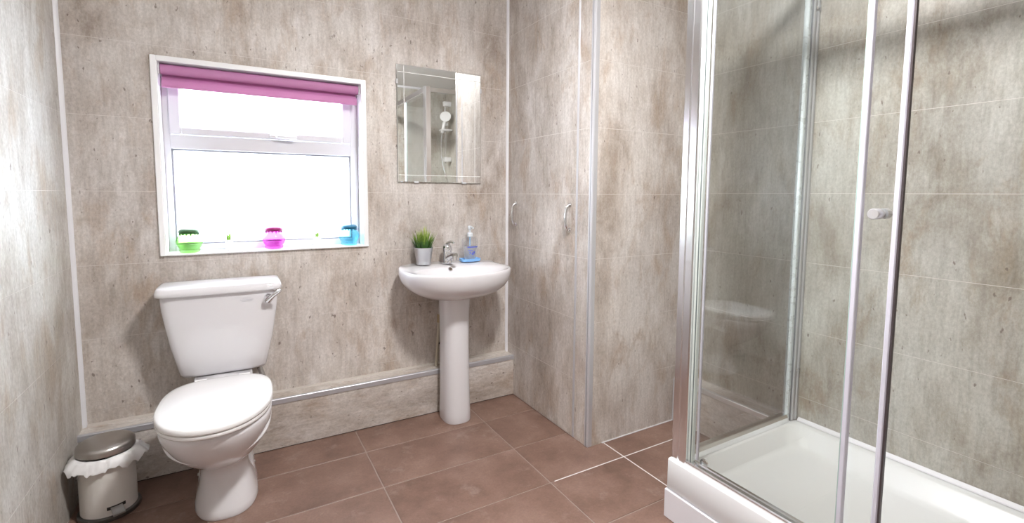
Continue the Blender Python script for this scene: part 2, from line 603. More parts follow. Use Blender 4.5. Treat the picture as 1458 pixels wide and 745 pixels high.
# ------------------------------------------------------------------ built-in cupboard
cup = thing('built_in_cupboard', 'floor-to-ceiling boxed-in cupboard clad in concrete-look panels with two chrome handles, between basin and shower', 'cupboard', (XC, YC, 0))
bm = bmesh.new()
prism(bm, [(XC + 0.0007, YC + 0.0007), (XR, YC + 0.0007), (XR, YB), (XC + 0.0007, YB)], 'z', 0.0, ZC - 0.0005)
mesh_ob('carcass', bm, JOINT, cup)
DY0, DY1 = 1.800, 2.377
bm = bmesh.new()
box(bm, XC - 0.0023, XC + 0.0005, DY0 + 0.0015, DY1, 0.004, ZC - 0.003)
door = mesh_ob('door', bm, JOINT, cup)
for z0, z1 in zip(COURSES, COURSES[1:]):
    bbox_ob('panel', WALL, door, XC - 0.003, XC - 0.001, DY0 + 0.0015, DY1, max(z0, 0.004) + GAP, z1 - GAP - 0.001)
def pull(y, zc):
    bm = bmesh.new()
    pts = curve_pts([(XC - 0.004, y, zc + 0.060), (XC - 0.016, y, zc + 0.056), (XC - 0.027, y, zc + 0.036), (XC - 0.031, y, zc), (XC - 0.027, y, zc - 0.036), (XC - 0.016, y, zc - 0.056), (XC - 0.004, y, zc - 0.060)], 22)
    tube(bm, pts, [0.0075 - 0.0012 * math.sin(PI * i / 22) for i in range(23)], 12)
    for s in (-1, 1):
        cyl(bm, (XC - 0.003, y, zc + s * 0.060), (XC - 0.009, y, zc + s * 0.060), 0.0125, 16)
    mesh_ob('handle', bm, CHROME, door, smooth=True)
pull(2.350, 1.067)
pull(1.843, 1.069)
# filler strips either side of the door, front panels
for z0, z1 in zip(COURSES, COURSES[1:]):
    zt = z1 - GAP - 0.0005
    bbox_ob('side_panel', WALL, cup, XC, XC + 0.005, YC + 0.003, DY0 - 0.010, z0 + GAP, zt)
    bbox_ob('side_panel', WALL, cup, XC, XC + 0.005, DY1 + 0.002, YB - 0.001, max(z0, 0.0) + GAP, zt)
    bbox_ob('front_panel', WALL, cup, XC + 0.004, XR - 0.001, YC, YC + 0.005, z0 + GAP, zt)
bm = bmesh.new()
box(bm, XC - 0.004, XC + 0.004, DY0 - 0.011, DY0 - 0.0055, 0.003, ZC - 0.002, bev=0.001)
box(bm, XC - 0.004, XC + 0.004, DY0 - 0.0035, DY0 + 0.001, 0.003, ZC - 0.002, bev=0.001)
mesh_ob('door_trim', bm, TRIMG, cup)
bbox_ob('door_gap', BLACKP, cup, XC - 0.0004, XC + 0.003, DY0 - 0.0055, DY0 - 0.0035, 0.003, ZC - 0.002)
bm = bmesh.new()
c0 = 0.022
prism(bm, [(XC - 0.003, YC + c0), (XC - 0.003, YC + 0.004), (XC, YC - 0.002), (XC + 0.004, YC - 0.003), (XC + c0, YC - 0.003), (XC + c0, YC), (XC, YC + 0.003), (XC, YC + c0)], 'z', 0.002, ZC - 0.002)
mesh_ob('corner_trim', bm, TRIMG, cup)
bm = bmesh.new()
box(bm, XC - 0.0042, XC - 0.003, YC + 0.010, YC + 0.013, 0.002, ZC - 0.002)
mesh_ob('corner_groove', bm, plain('grey_trim_groove', (0.30, 0.30, 0.32), 0.4), cup)

# ------------------------------------------------------------------ window
win = bpy.data.objects.new('window_1', None)
COL.objects.link(win)
win['kind'] = 'structure'
CX0, CX1, CZ0, CZ1 = -0.279, 0.577, 0.911, 1.732
bm = bmesh.new()
def frame(bm, x0, x1, y0, y1, z0, z1, wl, wr, wb, wt, bev=0.0):
    box(bm, x0, x0 + wl, y0, y1, z0, z1, bev)
    box(bm, x1 - wr, x1, y0, y1, z0, z1, bev)
    box(bm, x0 + wl, x1 - wr, y0, y1, z1 - wt, z1, bev)
    if wb:
        box(bm, x0 + wl, x1 - wr, y0, y1, z0, z0 + wb, bev)
frame(bm, CX0, CX1, YB - 0.010, YB + 0.001, CZ0, CZ1, 0.020, 0.020, 0.0, 0.022, 0.002)
mesh_ob('casing', bm, UPVC, win)
bm = bmesh.new()          # white boards lining the opening
box(bm, WX0, WX0 + 0.006, YB - 0.008, 2.62, WZ0, WZ1)
box(bm, WX1 - 0.006, WX1, YB - 0.008, 2.62, WZ0, WZ1)
box(bm, WX0 + 0.006, WX1 - 0.006, YB - 0.008, 2.62, WZ1 - 0.006, WZ1)
mesh_ob('reveal_lining', bm, UPVC, win)
bm = bmesh.new()
box(bm, CX0 + 0.0005, CX1 - 0.0005, YB - 0.014, YB - 0.0002, CZ0, 0.917, bev=0.002)
box(bm, WX0 + 0.0062, WX1 - 0.0062, YB - 0.013, 2.55, 0.9150, 0.919)
mesh_ob('sill', bm, UPVC, win)
FY0, FY1 = 2.548, 2.605
FX0, FX1, FZ0, FZ1 = WX0 + 0.006, WX1 - 0.006, 0.917, WZ1 - 0.006
bm = bmesh.new()
frame(bm, FX0, FX1, FY0, FY1, FZ0, FZ1, 0.024, 0.036, 0.030, 0.045, 0.002)
box(bm, FX0 + 0.024, FX1 - 0.036, FY0, FY1, 1.366, 1.426, 0.002)
mesh_ob('frame', bm, FRAMEM, win)
bm = bmesh.new()
frame(bm, FX0 + 0.024, FX1 - 0.036, FY0 + 0.012, FY1 - 0.01, 0.947, 1.366, 0.007, 0.007, 0.007, 0.007, 0.001)
mesh_ob('glazing_bead', bm, plain('grey_window_gasket', (0.34, 0.34, 0.38), 0.5), win)
bm = bmesh.new()
frame(bm, FX0 + 0.022, FX1 - 0.034, FY0 - 0.012, FY0 + 0.03, 1.428, FZ1 - 0.043, 0.042, 0.042, 0.030, 0.040, 0.004)
sash = mesh_ob('top_sash', bm, FRAMEM, win)
bm = bmesh.new()
box(bm, FX0 + 0.03, FX1 - 0.04, FY0 + 0.008, FY0 + 0.014, 1.45, FZ1 - 0.06)
mesh_ob('pane', bm, PANE, sash)
bm = bmesh.new()
hz = 1.440
box(bm, 0.150, 0.215, FY0 - 0.024, FY0 - 0.012, hz - 0.008, hz + 0.008, 0.003)
tube(bm, curve_pts([(0.180, FY0 - 0.024, hz), (0.185, FY0 - 0.036, hz), (0.20, FY0 - 0.040, hz - 0.001), (0.265, FY0 - 0.038, hz - 0.003)], 12), [0.007] * 6 + [0.0065] * 7, 10)
mesh_ob('handle', bm, plain('white_handle', (0.72, 0.72, 0.75), 0.3), sash, smooth=True)
bm = bmesh.new()
box(bm, FX0 + 0.028, FX1 - 0.040, FY0 + 0.026, FY0 + 0.032, 0.950, 1.363)
mesh_ob('pane', bm, PANE, win)

# roller blind, rolled almost fully up
bl = thing('roller_blind', 'magenta pink roller blind rolled up at the top of the window', 'blind', (0.148, 2.49, 1.66))
BX0, BX1 = -0.254, 0.551
bm = bmesh.new()
cyl(bm, (BX0 + 0.006, 2.490, 1.686), (BX1 - 0.006, 2.490, 1.686), 0.0215, 28)
mesh_ob('roll', bm, PINK, bl, smooth=True)
bm = bmesh.new()
prof = [(2.5105, 1.690), (2.5112, 1.672), (2.505, 1.656), (2.494, 1.650), (2.485, 1.645), (2.481, 1.636), (2.480, 1.618), (2.4825, 1.618), (2.484, 1.636), (2.488, 1.643), (2.496, 1.6475), (2.507, 1.6535), (2.5135, 1.672), (2.513, 1.690)]
prism(bm, prof, 'x', BX0 + 0.008, BX1 - 0.012)
mesh_ob('fabric_drop', bm, PINK, bl, smooth=True)
bm = bmesh.new()
box(bm, BX0 + 0.008, BX1 - 0.012, 2.4785, 2.4835, 1.611, 1.620, bev=0.0015)
mesh_ob('hem_bar', bm, PINK, bl)
for x0 in (BX0 - 0.001, BX1 - 0.003):
    bm = bmesh.new()
    box(bm, x0, x0 + 0.004, 2.472, 2.515, 1.664, 1.7095, bev=0.001)
    mesh_ob('bracket', bm, UPVC, bl)

# ------------------------------------------------------------------ window sill objects
def glass_col(name, col):
    m, nt, b = new_mat(name)
    nt.nodes.clear()
    out = nt.nodes.new('ShaderNodeOutputMaterial')
    tr = nt.nodes.new('ShaderNodeBsdfTransparent')
    tr.inputs['Color'].default_value = (*col, 1)
    gl = nt.nodes.new('ShaderNodeBsdfGlossy')
    gl.inputs['Roughness'].default_value = 0.03
    df = nt.nodes.new('ShaderNodeBsdfDiffuse')
    df.inputs['Color'].default_value = (*col, 1)
    mx = nt.nodes.new('ShaderNodeMixShader')
    mx.inputs[0].default_value = 0.05
    m2 = nt.nodes.new('ShaderNodeMixShader')
    m2.inputs[0].default_value = 0.05
    nt.links.new(tr.outputs[0], m2.inputs[1])
    nt.links.new(df.outputs[0], m2.inputs[2])
    nt.links.new(m2.outputs[0], mx.inputs[1])
    nt.links.new(gl.outputs[0], mx.inputs[2])
    nt.links.new(mx.outputs[0], out.inputs[0])
    return m

def jar(x, y, glass_c, lid_c, label):
    z0 = 0.9192
    t = thing('glass_jar', label, 'jar', (x, y, z0), 0, 'coloured glass jars on the window sill')
    outer = [(0.030, 0.0), (0.0375, 0.002), (0.0385, 0.010), (0.037, 0.016), (0.043, 0.026), (0.0495, 0.040), (0.0505, 0.050), (0.047, 0.062), (0.038, 0.073), (0.032, 0.079), (0.031, 0.084)]
    inner = [(r - 0.003, z) for r, z in reversed(outer[3:])] + [(0.032, 0.012), (0.02, 0.010)]
    bm = bmesh.new()
    lathe(bm, outer + inner, x, y, z0, 36)
    mesh_ob('body', bm, glass_col('tinted_glass', glass_c), t, smooth=True)
    bm = bmesh.new()
    lathe(bm, [(0.033, 0.080), (0.0385, 0.084), (0.040, 0.089), (0.038, 0.095), (0.033, 0.099), (0.026, 0.1015), (0.020, 0.099)], x, y, z0, 36)
    lid = mesh_ob('lid', bm, plain('lid_metal', lid_c, 0.35, metal=0.3), t, smooth=True)
    bm = bmesh.new()
    for k in range(14):
        a = 2 * PI * k / 14
        h = 0.0035 + 0.002 * (k % 3)
        lathe(bm, [(0.0008, -h), (0.003, -h * 0.4), (0.003, 0.002), (0.001, 0.004)], x + 0.0355 * math.cos(a), y + 0.0355 * math.sin(a), z0 + 0.079, 8)
    mesh_ob('bead_fringe', bm, plain('lid_beads', tuple(c * 0.8 for c in lid_c), 0.3), lid, smooth=True)
jar(-0.178, 2.492, (0.74, 0.92, 0.62), (0.035, 0.10, 0.03), 'lime green glass jar at the left end of the window sill')
jar(0.151, 2.492, (0.95, 0.52, 0.91), (0.30, 0.02, 0.14), 'bright pink glass jar in the middle of the window sill')
jar(0.490, 2.492, (0.66, 0.92, 0.98), (0.02, 0.13, 0.22), 'turquoise blue glass jar at the right end of the window sill')

def blade(bm, base, tip, w, bend, n=4):
    base, tip = Vector(base), Vector(tip)
    d = tip - base
    side = d.cross(V(0, 0, 1))
    if side.length < 1e-6:
        side = V(1, 0, 0)
    side = side.normalized()
    nrm = side.cross(d).normalized()
    L, Rr = [], []
    for i in range(n + 1):
        u = i / n
        p = base + d * u + Vector(bend) * (u * u)
        ww = w * (1 - u) ** 0.7 * 0.5 + 0.0001
        L.append((bm.verts.new(p - side * ww), bm.verts.new(p + nrm * ww * 0.35), bm.verts.new(p + side * ww)))
    for a, b in zip(L, L[1:]):
        bm.faces.new((a[0], a[1], b[1], b[0]))
        bm.faces.new((a[1], a[2], b[2], b[1]))

LEAFM = plain('pale_green_leaf', (0.36, 0.62, 0.12), 0.5)
def tiny_plant(x, y, label):
    z0 = 0.9192
    t = thing('tiny_potted_plant', label, 'plant', (x, y, z0), 0, 'tiny potted plants on the window sill')
    bm = bmesh.new()
    lathe(bm, [(0.010, 0), (0.0125, 0.001), (0.0155, 0.040), (0.0168, 0.041), (0.0168, 0.048), (0.0145, 0.048), (0.0140, 0.041), (0.004, 0.040)], x, y, z0, 20)
    mesh_ob('pot', bm, plain('white_pot', (0.85, 0.85, 0.86), 0.35), t, smooth=True)
    rr = random.Random(int(x * 1000))
    bm = bmesh.new()
    for k in range(22):
        a = rr.uniform(0, 2 * PI)
        r0 = rr.uniform(0, 0.007)
        r1 = rr.uniform(0.002, 0.026)
        h = rr.uniform(0.020, 0.050)
        blade(bm, (x + r0 * math.cos(a), y + r0 * math.sin(a), z0 + 0.039), (x + r1 * math.cos(a), y + r1 * math.sin(a), z0 + 0.042 + h), 0.008, (0.004 * math.cos(a), 0.004 * math.sin(a), -0.003))
    mesh_ob('leaves', bm, LEAFM, t, kind='stuff')
tiny_plant(-0.030, 2.488, 'tiny green plant in a white pot between green and pink jars')
tiny_plant(0.340, 2.488, 'tiny green plant in a white pot between pink and blue jars')

# ------------------------------------------------------------------ mirror
mi = thing('wall_mirror', 'frameless rectangular mirror with etched border lines above the wash basin', 'mirror', (0.967, YB, 1.237))
MX0, MX1, MZ0, MZ1 = 0.7305, 1.2050, 1.2370, 1.8320
MY = YB - 0.010
bm = bmesh.new()
box(bm, MX0, MX1, MY, YB - 0.004, MZ0, MZ1)
mesh_ob('mirror_edge', bm, MIRROR_EDGE, mi)
bm = bmesh.new()
bv = 0.004
vs = [bm.verts.new(p) for p in ((MX0, MY, MZ0), (MX1, MY, MZ0), (MX1, MY, MZ1), (MX0, MY, MZ1), (MX0 + bv, MY - 0.0008, MZ0 + bv), (MX1 - bv, MY - 0.0008, MZ0 + bv), (MX1 - bv, MY - 0.0008, MZ1 - bv), (MX0 + bv, MY - 0.0008, MZ1 - bv))]
for i in range(4):
    j = (i + 1) % 4
    bm.faces.new((vs[i], vs[j], vs[4 + j], vs[4 + i]))
bm.faces.new(vs[4:])
mesh_ob('mirror_glass', bm, MIRROR, mi)
EY0, EY1 = MY - 0.0013, MY - 0.0008
for nm, b in (('etched_line', (MX0 + 0.036, MX0 + 0.0385, EY0, EY1, MZ0 + bv, MZ1 - bv)),
              ('etched_line', (MX1 - 0.0385, MX1 - 0.036, EY0, EY1, MZ0 + bv, MZ1 - bv)),
              ('etched_line', (MX0 + bv, MX1 - bv, EY0, EY1, MZ1 - 0.0385, MZ1 - 0.036)),
              ('etched_line', (MX0 + bv, MX1 - bv, EY0, EY1, MZ0 + 0.036, MZ0 + 0.0385))):
    bbox_ob(nm, ETCH, mi, *b)
for x, z, side in ((MX0, 1.746, 's'), (MX1, 1.746, 's'), (0.829, MZ0, 'b'), (1.104, MZ0, 'b')):
    bm = bmesh.new()
    if side == 's':
        sx = -1 if x == MX0 else 1
        xa, xb = sorted((x - sx * 0.006, x + sx * 0.003))
        box(bm, xa, xb, MY - 0.004, YB - 0.0005, z - 0.012, z + 0.012, 0.001)
    else:
        box(bm, x - 0.012, x + 0.012, MY - 0.004, YB - 0.0005, z - 0.004, z + 0.006, 0.001)
    mesh_ob('clip', bm, plain('clear_mirror_clip', (0.62, 0.63, 0.65), 0.2), mi)

# ------------------------------------------------------------------ wash basin
BCX, BCY = 0.972, 2.245
ba = thing('wash_basin', 'white ceramic pedestal wash basin with chrome mixer tap under the mirror', 'basin', (BCX, 2.27, 0))
N = 72
def basin_outer(s, z, cy=BCY, sx=None):
    a, bf, bb = 0.284 * (sx or s), 0.222 * s, (YB - 0.001 - BCY)
    bbk = bb * min(1.0, 0.35 + 0.65 * s) if s < 1 else bb
    out = []
    for i in range(N):
        t = 2 * PI * i / N
        c, n = math.cos(t), math.sin(t)
        if n <= 0:
            e = 2 / 2.15
            x, y = a * sgnpow(c, e), bf * sgnpow(n, e)
        else:
            e = 2 / (3.3 if c < 0 else 2.5)
            x, y = a * sgnpow(c, e) , bbk * sgnpow(n, e)
            x *= 1 - 0.06 * (n ** 3)
        yy = cy + y
        zz = z
        out.append(V(BCX + x, yy, zz))
    return out
def lift(ring, k=0.010):
    for p in ring:
        u = max(0.0, min(1.0, (p.y - 2.30) / 0.08))
        p.z += k * u * u * (3 - 2 * u)
    return ring
def bowl(s, z, cy=2.19):
    out = []
    for i in range(N):
        t = 2 * PI * i / N
        c, n = math.cos(t), math.sin(t)
        b = 0.142 if n < 0 else 0.118
        out.append(V(BCX + 0.236 * s * sgnpow(c, 0.93), cy + b * s * sgnpow(n, 0.93), z))
    return out
bm = bmesh.new()
rings = [basin_outer(0.36, 0.648, 2.262), basin_outer(0.50, 0.655, 2.258), basin_outer(0.66, 0.669, 2.252), basin_outer(0.80, 0.690), basin_outer(0.90, 0.713), basin_outer(0.965, 0.741), basin_outer(0.99, 0.765), basin_outer(1.0, 0.782)]
rings += [lift(basin_outer(0.999, 0.792)), lift(basin_outer(0.992, 0.7975)), lift(basin_outer(0.978, 0.800))]
mid = []
for p, q in zip(lift(basin_outer(0.978, 0.800)), lift(bowl(1.04, 0.800))):
    mid.append(p.lerp(q, 0.5))
rings += [mid, lift(bowl(1.06, 0.7992)), lift(bowl(1.02, 0.7968), 0.007), lift(bowl(0.975, 0.7915), 0.003), bowl(0.93, 0.783), bowl(0.83, 0.758), bowl(0.68, 0.722), bowl(0.45, 0.688), bowl(0.12, 0.674)]
loft(bm, rings)
bas = mesh_ob('bowl', bm, CERAMIC, ba, smooth=True, angle=70)
bm = bmesh.new()
lathe(bm, [(0.004, 0.0), (0.020, 0.0), (0.022, 0.002), (0.018, 0.004), (0.004, 0.003)], BCX, 2.19, 0.674, 24)
mesh_ob('plug_hole', bm, CHROME, bas, smooth=True)
bm = bmesh.new()
oy, oz = 2.3015, 0.7865
tube(bm, [(BCX - 0.015, oy + 0.004, oz - 0.003), (BCX - 0.015, oy - 0.0032, oz + 0.0022)], 0.0125, 20)
mesh_ob('overflow_ring', bm, CHROME, bas, smooth=True)
bm = bmesh.new()
tube(bm, [(BCX - 0.015, oy - 0.002, oz + 0.0012), (BCX - 0.015, oy - 0.0040, oz + 0.0028)], 0.0085, 20)
mesh_ob('overflow_hole', bm, plain('overflow_shadow', (0.10, 0.07, 0.05), 0.6), bas)
# pedestal
def ped(w, yf, yb, z, cx=BCX - 0.004):
    out = []
    n = 40
    cy = yf + w
    for i in range(n):
        t = 2 * PI * i / n
        c, s = math.cos(t), math.sin(t)
        if s < 0:
            out.append(V(cx + w * sgnpow(c, 0.82), cy + (cy - yf) * sgnpow(s, 0.82), z))
        else:
            out.append(V(cx + w * sgnpow(c, 0.45), cy + (yb - cy) * sgnpow(s, 0.45), z))
    return out
bm = bmesh.new()
loft(bm, [ped(0.070, 2.186, 2.350, 0.0005), ped(0.0715, 2.184, 2.352, 0.006), ped(0.0705, 2.186, 2.352, 0.05), ped(0.067, 2.192, 2.350, 0.20), ped(0.0655, 2.196, 2.350, 0.40), ped(0.067, 2.194, 2.352, 0.56), ped(0.071, 2.188, 2.354, 0.64), ped(0.074, 2.184, 2.356, 0.668)])
mesh_ob('pedestal', bm, CERAMIC, ba, smooth=True, angle=60)
# mixer tap
tap = bmesh.new()
TX, TY, TZ = 0.970, 2.375, 0.8095
lathe(tap, [(0.030, 0.0), (0.0305, 0.004), (0.027, 0.008), (0.0245, 0.018), (0.0235, 0.045), (0.0245, 0.058), (0.022, 0.066), (0.012, 0.068)], TX, TY, TZ, 28)
tube(tap, curve_pts([(TX, TY - 0.010, TZ + 0.026), (TX, TY - 0.045, TZ + 0.040), (TX, TY - 0.085, TZ + 0.052), (TX, TY - 0.112, TZ + 0.052)], 14), [0.017] * 5 + [0.0155] * 5 + [0.0145] * 5, 16)
cyl(tap, (TX, TY - 0.106, TZ + 0.052), (TX, TY - 0.108, TZ + 0.030), 0.0125, 18)
tapo = mesh_ob('mixer_tap', tap, CHROME, ba, smooth=True)
bm = bmesh.new()
rings = []
for z, r, dy in ((0.066, 0.0235, 0), (0.072, 0.0245, 0), (0.090, 0.0235, 0.001), (0.100, 0.019, 0.002), (0.106, 0.008, 0.003)):
    rings.append([V(TX + r * math.cos(2 * PI * i / 24), TY + dy + r * math.sin(2 * PI * i / 24), TZ + z) for i in range(24)])
loft(bm, rings)
tube(bm, curve_pts([(TX, TY + 0.006, TZ + 0.096), (TX, TY - 0.020, TZ + 0.110), (TX, TY - 0.055, TZ + 0.120), (TX, TY - 0.090, TZ + 0.116)], 12), [0.011, 0.011, 0.0105, 0.010, 0.0095, 0.009, 0.0085, 0.008, 0.0075, 0.007, 0.0065, 0.006, 0.005], 12)
mesh_ob('lever', bm, CHROME, tapo, smooth=True)

# supply pipe behind the pedestal
sp = thing('supply_pipe', 'thin cream painted water pipe with compression joint behind the basin pedestal', 'pipe', (0.925, 2.42, ZBX + 0.0018))
bm = bmesh.new()
tube(bm, [(0.921, 2.420, ZBX + 0.0018), (0.932, 2.420, 0.38), (0.940, 2.420, 0.505)], 0.0085, 14)
mesh_ob('pipe', bm, plain('cream_painted_pipe', (0.50, 0.45, 0.36), 0.45), sp, smooth=True)
bm = bmesh.new()
tube(bm, [(0.9385, 2.420, 0.480), (0.9412, 2.420, 0.525)], 0.0125, 8)
mesh_ob('joint', bm, plain('tarnished_brass', (0.46, 0.37, 0.24), 0.35, metal=0.7), sp)
bm = bmesh.new()
tube(bm, curve_pts([(0.9412, 2.420, 0.522), (0.943, 2.420, 0.56), (0.945, 2.418, 0.60), (0.949, 2.412, 0.648)], 10), 0.0055, 10)
mesh_ob('flexible_tail', bm, STEEL, sp, smooth=True)
bm = bmesh.new()
tube(bm, [(0.955, 2.41, 0.33), (0.955, 2.41, 0.40)], 0.011, 10)
tube(bm, [(0.955, 2.41, 0.365), (0.934, 2.419, 0.365)], 0.007, 10)
mesh_ob('valve', bm, BLACKP, sp, smooth=True)

# ------------------------------------------------------------------ grass in zinc pot
gp = thing('potted_grass', 'green artificial grass in a small zinc pot on the left of the basin', 'plant', (0.842, 2.385, 0.8096))
bm = bmesh.new()
lathe(bm, [(0.030, 0.0005), (0.0355, 0.0005), (0.037, 0.003), (0.0375, 0.012), (0.0490, 0.086), (0.0505, 0.0875), (0.0500, 0.090), (0.0475, 0.089), (0.046, 0.080), (0.010, 0.079)], 0.842, 2.385, 0.8096, 36)
lathe(bm, [(0.0372, 0.012), (0.0385, 0.0135), (0.0376, 0.015)], 0.842, 2.385, 0.8096, 36, False, False)
mesh_ob('pot', bm, ZINC, gp, smooth=True)
bm = bmesh.new()
lathe(bm, [(0.045, 0.0795), (0.040, 0.083), (0.01, 0.085)], 0.842, 2.385, 0.8096, 24)
mesh_ob('soil', bm, plain('dark_moss', (0.012, 0.03, 0.01), 0.9), gp)
bm = bmesh.new()
rr = random.Random(3)
for k in range(150):
    a = rr.uniform(0, 2 * PI)
    r0 = 0.041 * math.sqrt(rr.random())
    sp_ = 1.0 + rr.uniform(0.2, 0.9)
    h = rr.uniform(0.070, 0.145) * (1 - 0.30 * r0 / 0.042)
    bx, by = r0 * math.cos(a), r0 * math.sin(a)
    b2 = rr.uniform(0.0, 0.020)
    blade(bm, (0.842 + bx, 2.385 + by, 0.8096 + 0.080), (0.842 + bx * sp_, 2.385 + by * sp_, 0.8096 + 0.080 + h), rr.uniform(0.0065, 0.0105), (b2 * math.cos(a), b2 * math.sin(a), -b2 * 0.5))
blade(bm, (0.842 + 0.030, 2.375, 0.889), (0.842 + 0.072, 2.365, 0.938), 0.004, (0.022, 0, -0.012))
mesh_ob('grass_blades', bm, GRASSM, gp, kind='stuff')

# ------------------------------------------------------------------ soap bottle on a blue dish
dx, dyy, dz = 1.108, 2.385, 0.8096
dish = bmesh.new()
def rrect(cx, cy, hx, hy, z, n=32, e=0.5):
    return [V(cx + hx * sgnpow(math.cos(2 * PI * i / n), e), cy + hy * sgnpow(math.sin(2 * PI * i / n), e), z) for i in range(n)]
loft(dish, [rrect(dx, dyy, 0.052, 0.030, dz), rrect(dx, dyy, 0.056, 0.034, dz + 0.003), rrect(dx, dyy, 0.057, 0.035, dz + 0.016), rrect(dx, dyy, 0.055, 0.033, dz + 0.016), rrect(dx, dyy, 0.053, 0.031, dz + 0.0075), rrect(dx, dyy, 0.02, 0.012, dz + 0.007)])
d_ob = mesh_ob('soap_dish', dish, plain('sky_blue_plastic', (0.24, 0.50, 0.88), 0.35), smooth=True)
tag(d_ob, 'shallow sky blue plastic dish under the clear soap bottle on the basin', 'dish')
bz = dz + 0.0078
sb = thing('soap_bottle', 'clear pump hand wash bottle with blue lettered label right of the tap', 'bottle', (dx, dyy, bz))
bm = bmesh.new()
def ell(hx, hy, z):
    return rrect(dx, dyy, hx, hy, z, 32, 0.85)
loft(bm, [ell(0.026, 0.017, bz), ell(0.031, 0.021, bz + 0.003), ell(0.033, 0.0225, bz + 0.015), ell(0.041, 0.026, bz + 0.050), ell(0.046, 0.027, bz + 0.085), ell(0.0465, 0.027, bz + 0.107), ell(0.042, 0.025, bz + 0.118), ell(0.026, 0.019, bz + 0.123), ell(0.013, 0.013, bz + 0.126), ell(0.0125, 0.0125, bz + 0.134)])
mesh_ob('body', bm, clear_pane('clear_bottle_plastic', (0.985, 0.99, 1.0), 0.06, 0.02, haze=0.15), sb, smooth=True)
bm = bmesh.new()
def ell2(k, z):
    return [V(dx + (p.x - dx) * k, dyy + (p.y - dyy) * k, z) for p in ell(0.034 + 0.009 * (z - bz) / 0.085, 0.0235, z)]
loft(bm, [ell2(0.86, bz + 0.004), ell2(0.86, bz + 0.05), ell2(0.88, bz + 0.078)])
mesh_ob('liquid', bm, clear_pane('clear_soap', (0.975, 0.985, 1.0), 0.02, 0.1, haze=0.3), sb, smooth=True)
bm = bmesh.new()
lathe(bm, [(0.0135, 0.128), (0.0155, 0.129), (0.0155, 0.146), (0.012, 0.149), (0.0055, 0.150), (0.0050, 0.164), (0.0095, 0.166), (0.0105, 0.170), (0.0105, 0.184), (0.008, 0.187)], dx, dyy, bz, 22)
tube(bm, curve_pts([(dx, dyy, bz + 0.180), (dx + 0.002, dyy - 0.018, bz + 0.181), (dx + 0.004, dyy - 0.034, bz + 0.176)], 8), 0.0048, 10)
pump = mesh_ob('pump', bm, plain('frosted_pump', (0.70, 0.75, 0.80), 0.35), sb, smooth=True)
bm = bmesh.new()
cyl(bm, (dx, dyy, bz + 0.128), (dx, dyy, bz + 0.010), 0.0035, 10)
mesh_ob('dip_tube', bm, plain('pale_blue_tube', (0.25, 0.50, 0.80), 0.4), sb, smooth=True)
# printed front label: white panel, blue lettering bars and a round blue emblem, on the face towards the room
lab = bmesh.new()
def lab_pt(u, z, off):
    h = 0.0332 + 0.0130 * min(1, max(0, (z - bz - 0.015) / 0.07))
    hy = 0.0226 + 0.0045 * min(1, max(0, (z - bz - 0.015) / 0.07))
    a = -PI / 2 + u
    return V(dx + (h + off) * sgnpow(math.cos(a), 0.85), dyy + (hy + off) * sgnpow(math.sin(a), 0.85), z)
def label_patch(bm, u0, u1, z0, z1, off, nu=8, nz=3):
    g = [[bm.verts.new(lab_pt(u0 + (u1 - u0) * i / nu, z0 + (z1 - z0) * j / nz, off)) for i in range(nu + 1)] for j in range(nz + 1)]
    for j in range(nz):
        for i in range(nu):
            bm.faces.new((g[j][i], g[j][i + 1], g[j + 1][i + 1], g[j + 1][i]))
label_patch(lab, -1.05, 0.95, bz + 0.020, bz + 0.078, 0.0004, 12, 4)
lo = mesh_ob('label', lab, clear_pane('clear_white_label', (0.98, 0.985, 1.0), 0.04, 0.2, haze=0.30), sb, smooth=True)
bm = bmesh.new()
label_patch(bm, -0.55, 0.95, bz + 0.069, bz + 0.0755, 0.0008, 10, 1)
label_patch(bm, -0.50, 0.10, bz + 0.051, bz + 0.0555, 0.0008, 6, 1)
label_patch(bm, -0.28, -0.12, bz + 0.036, bz + 0.046, 0.0008, 2, 1)
c3 = [bm.verts.new(lab_pt(0.22 + 0.25 * math.cos(2 * PI * k / 16), bz + 0.039 + 0.009 * math.sin(2 * PI * k / 16) + 0.004 * math.cos(2 * PI * k / 16), 0.0009)) for k in range(16)]
bm.faces.new(c3)
mesh_ob('label_print', bm, plain('blue_label_ink', (0.09, 0.12, 0.52), 0.4), lo)

# ------------------------------------------------------------------ toilet
TRZ = math.radians(-0.3)
to = thing('toilet', 'white close-coupled toilet with closed lid and chrome lever under the window', 'toilet', (-0.067, 2.20, 0), TRZ)
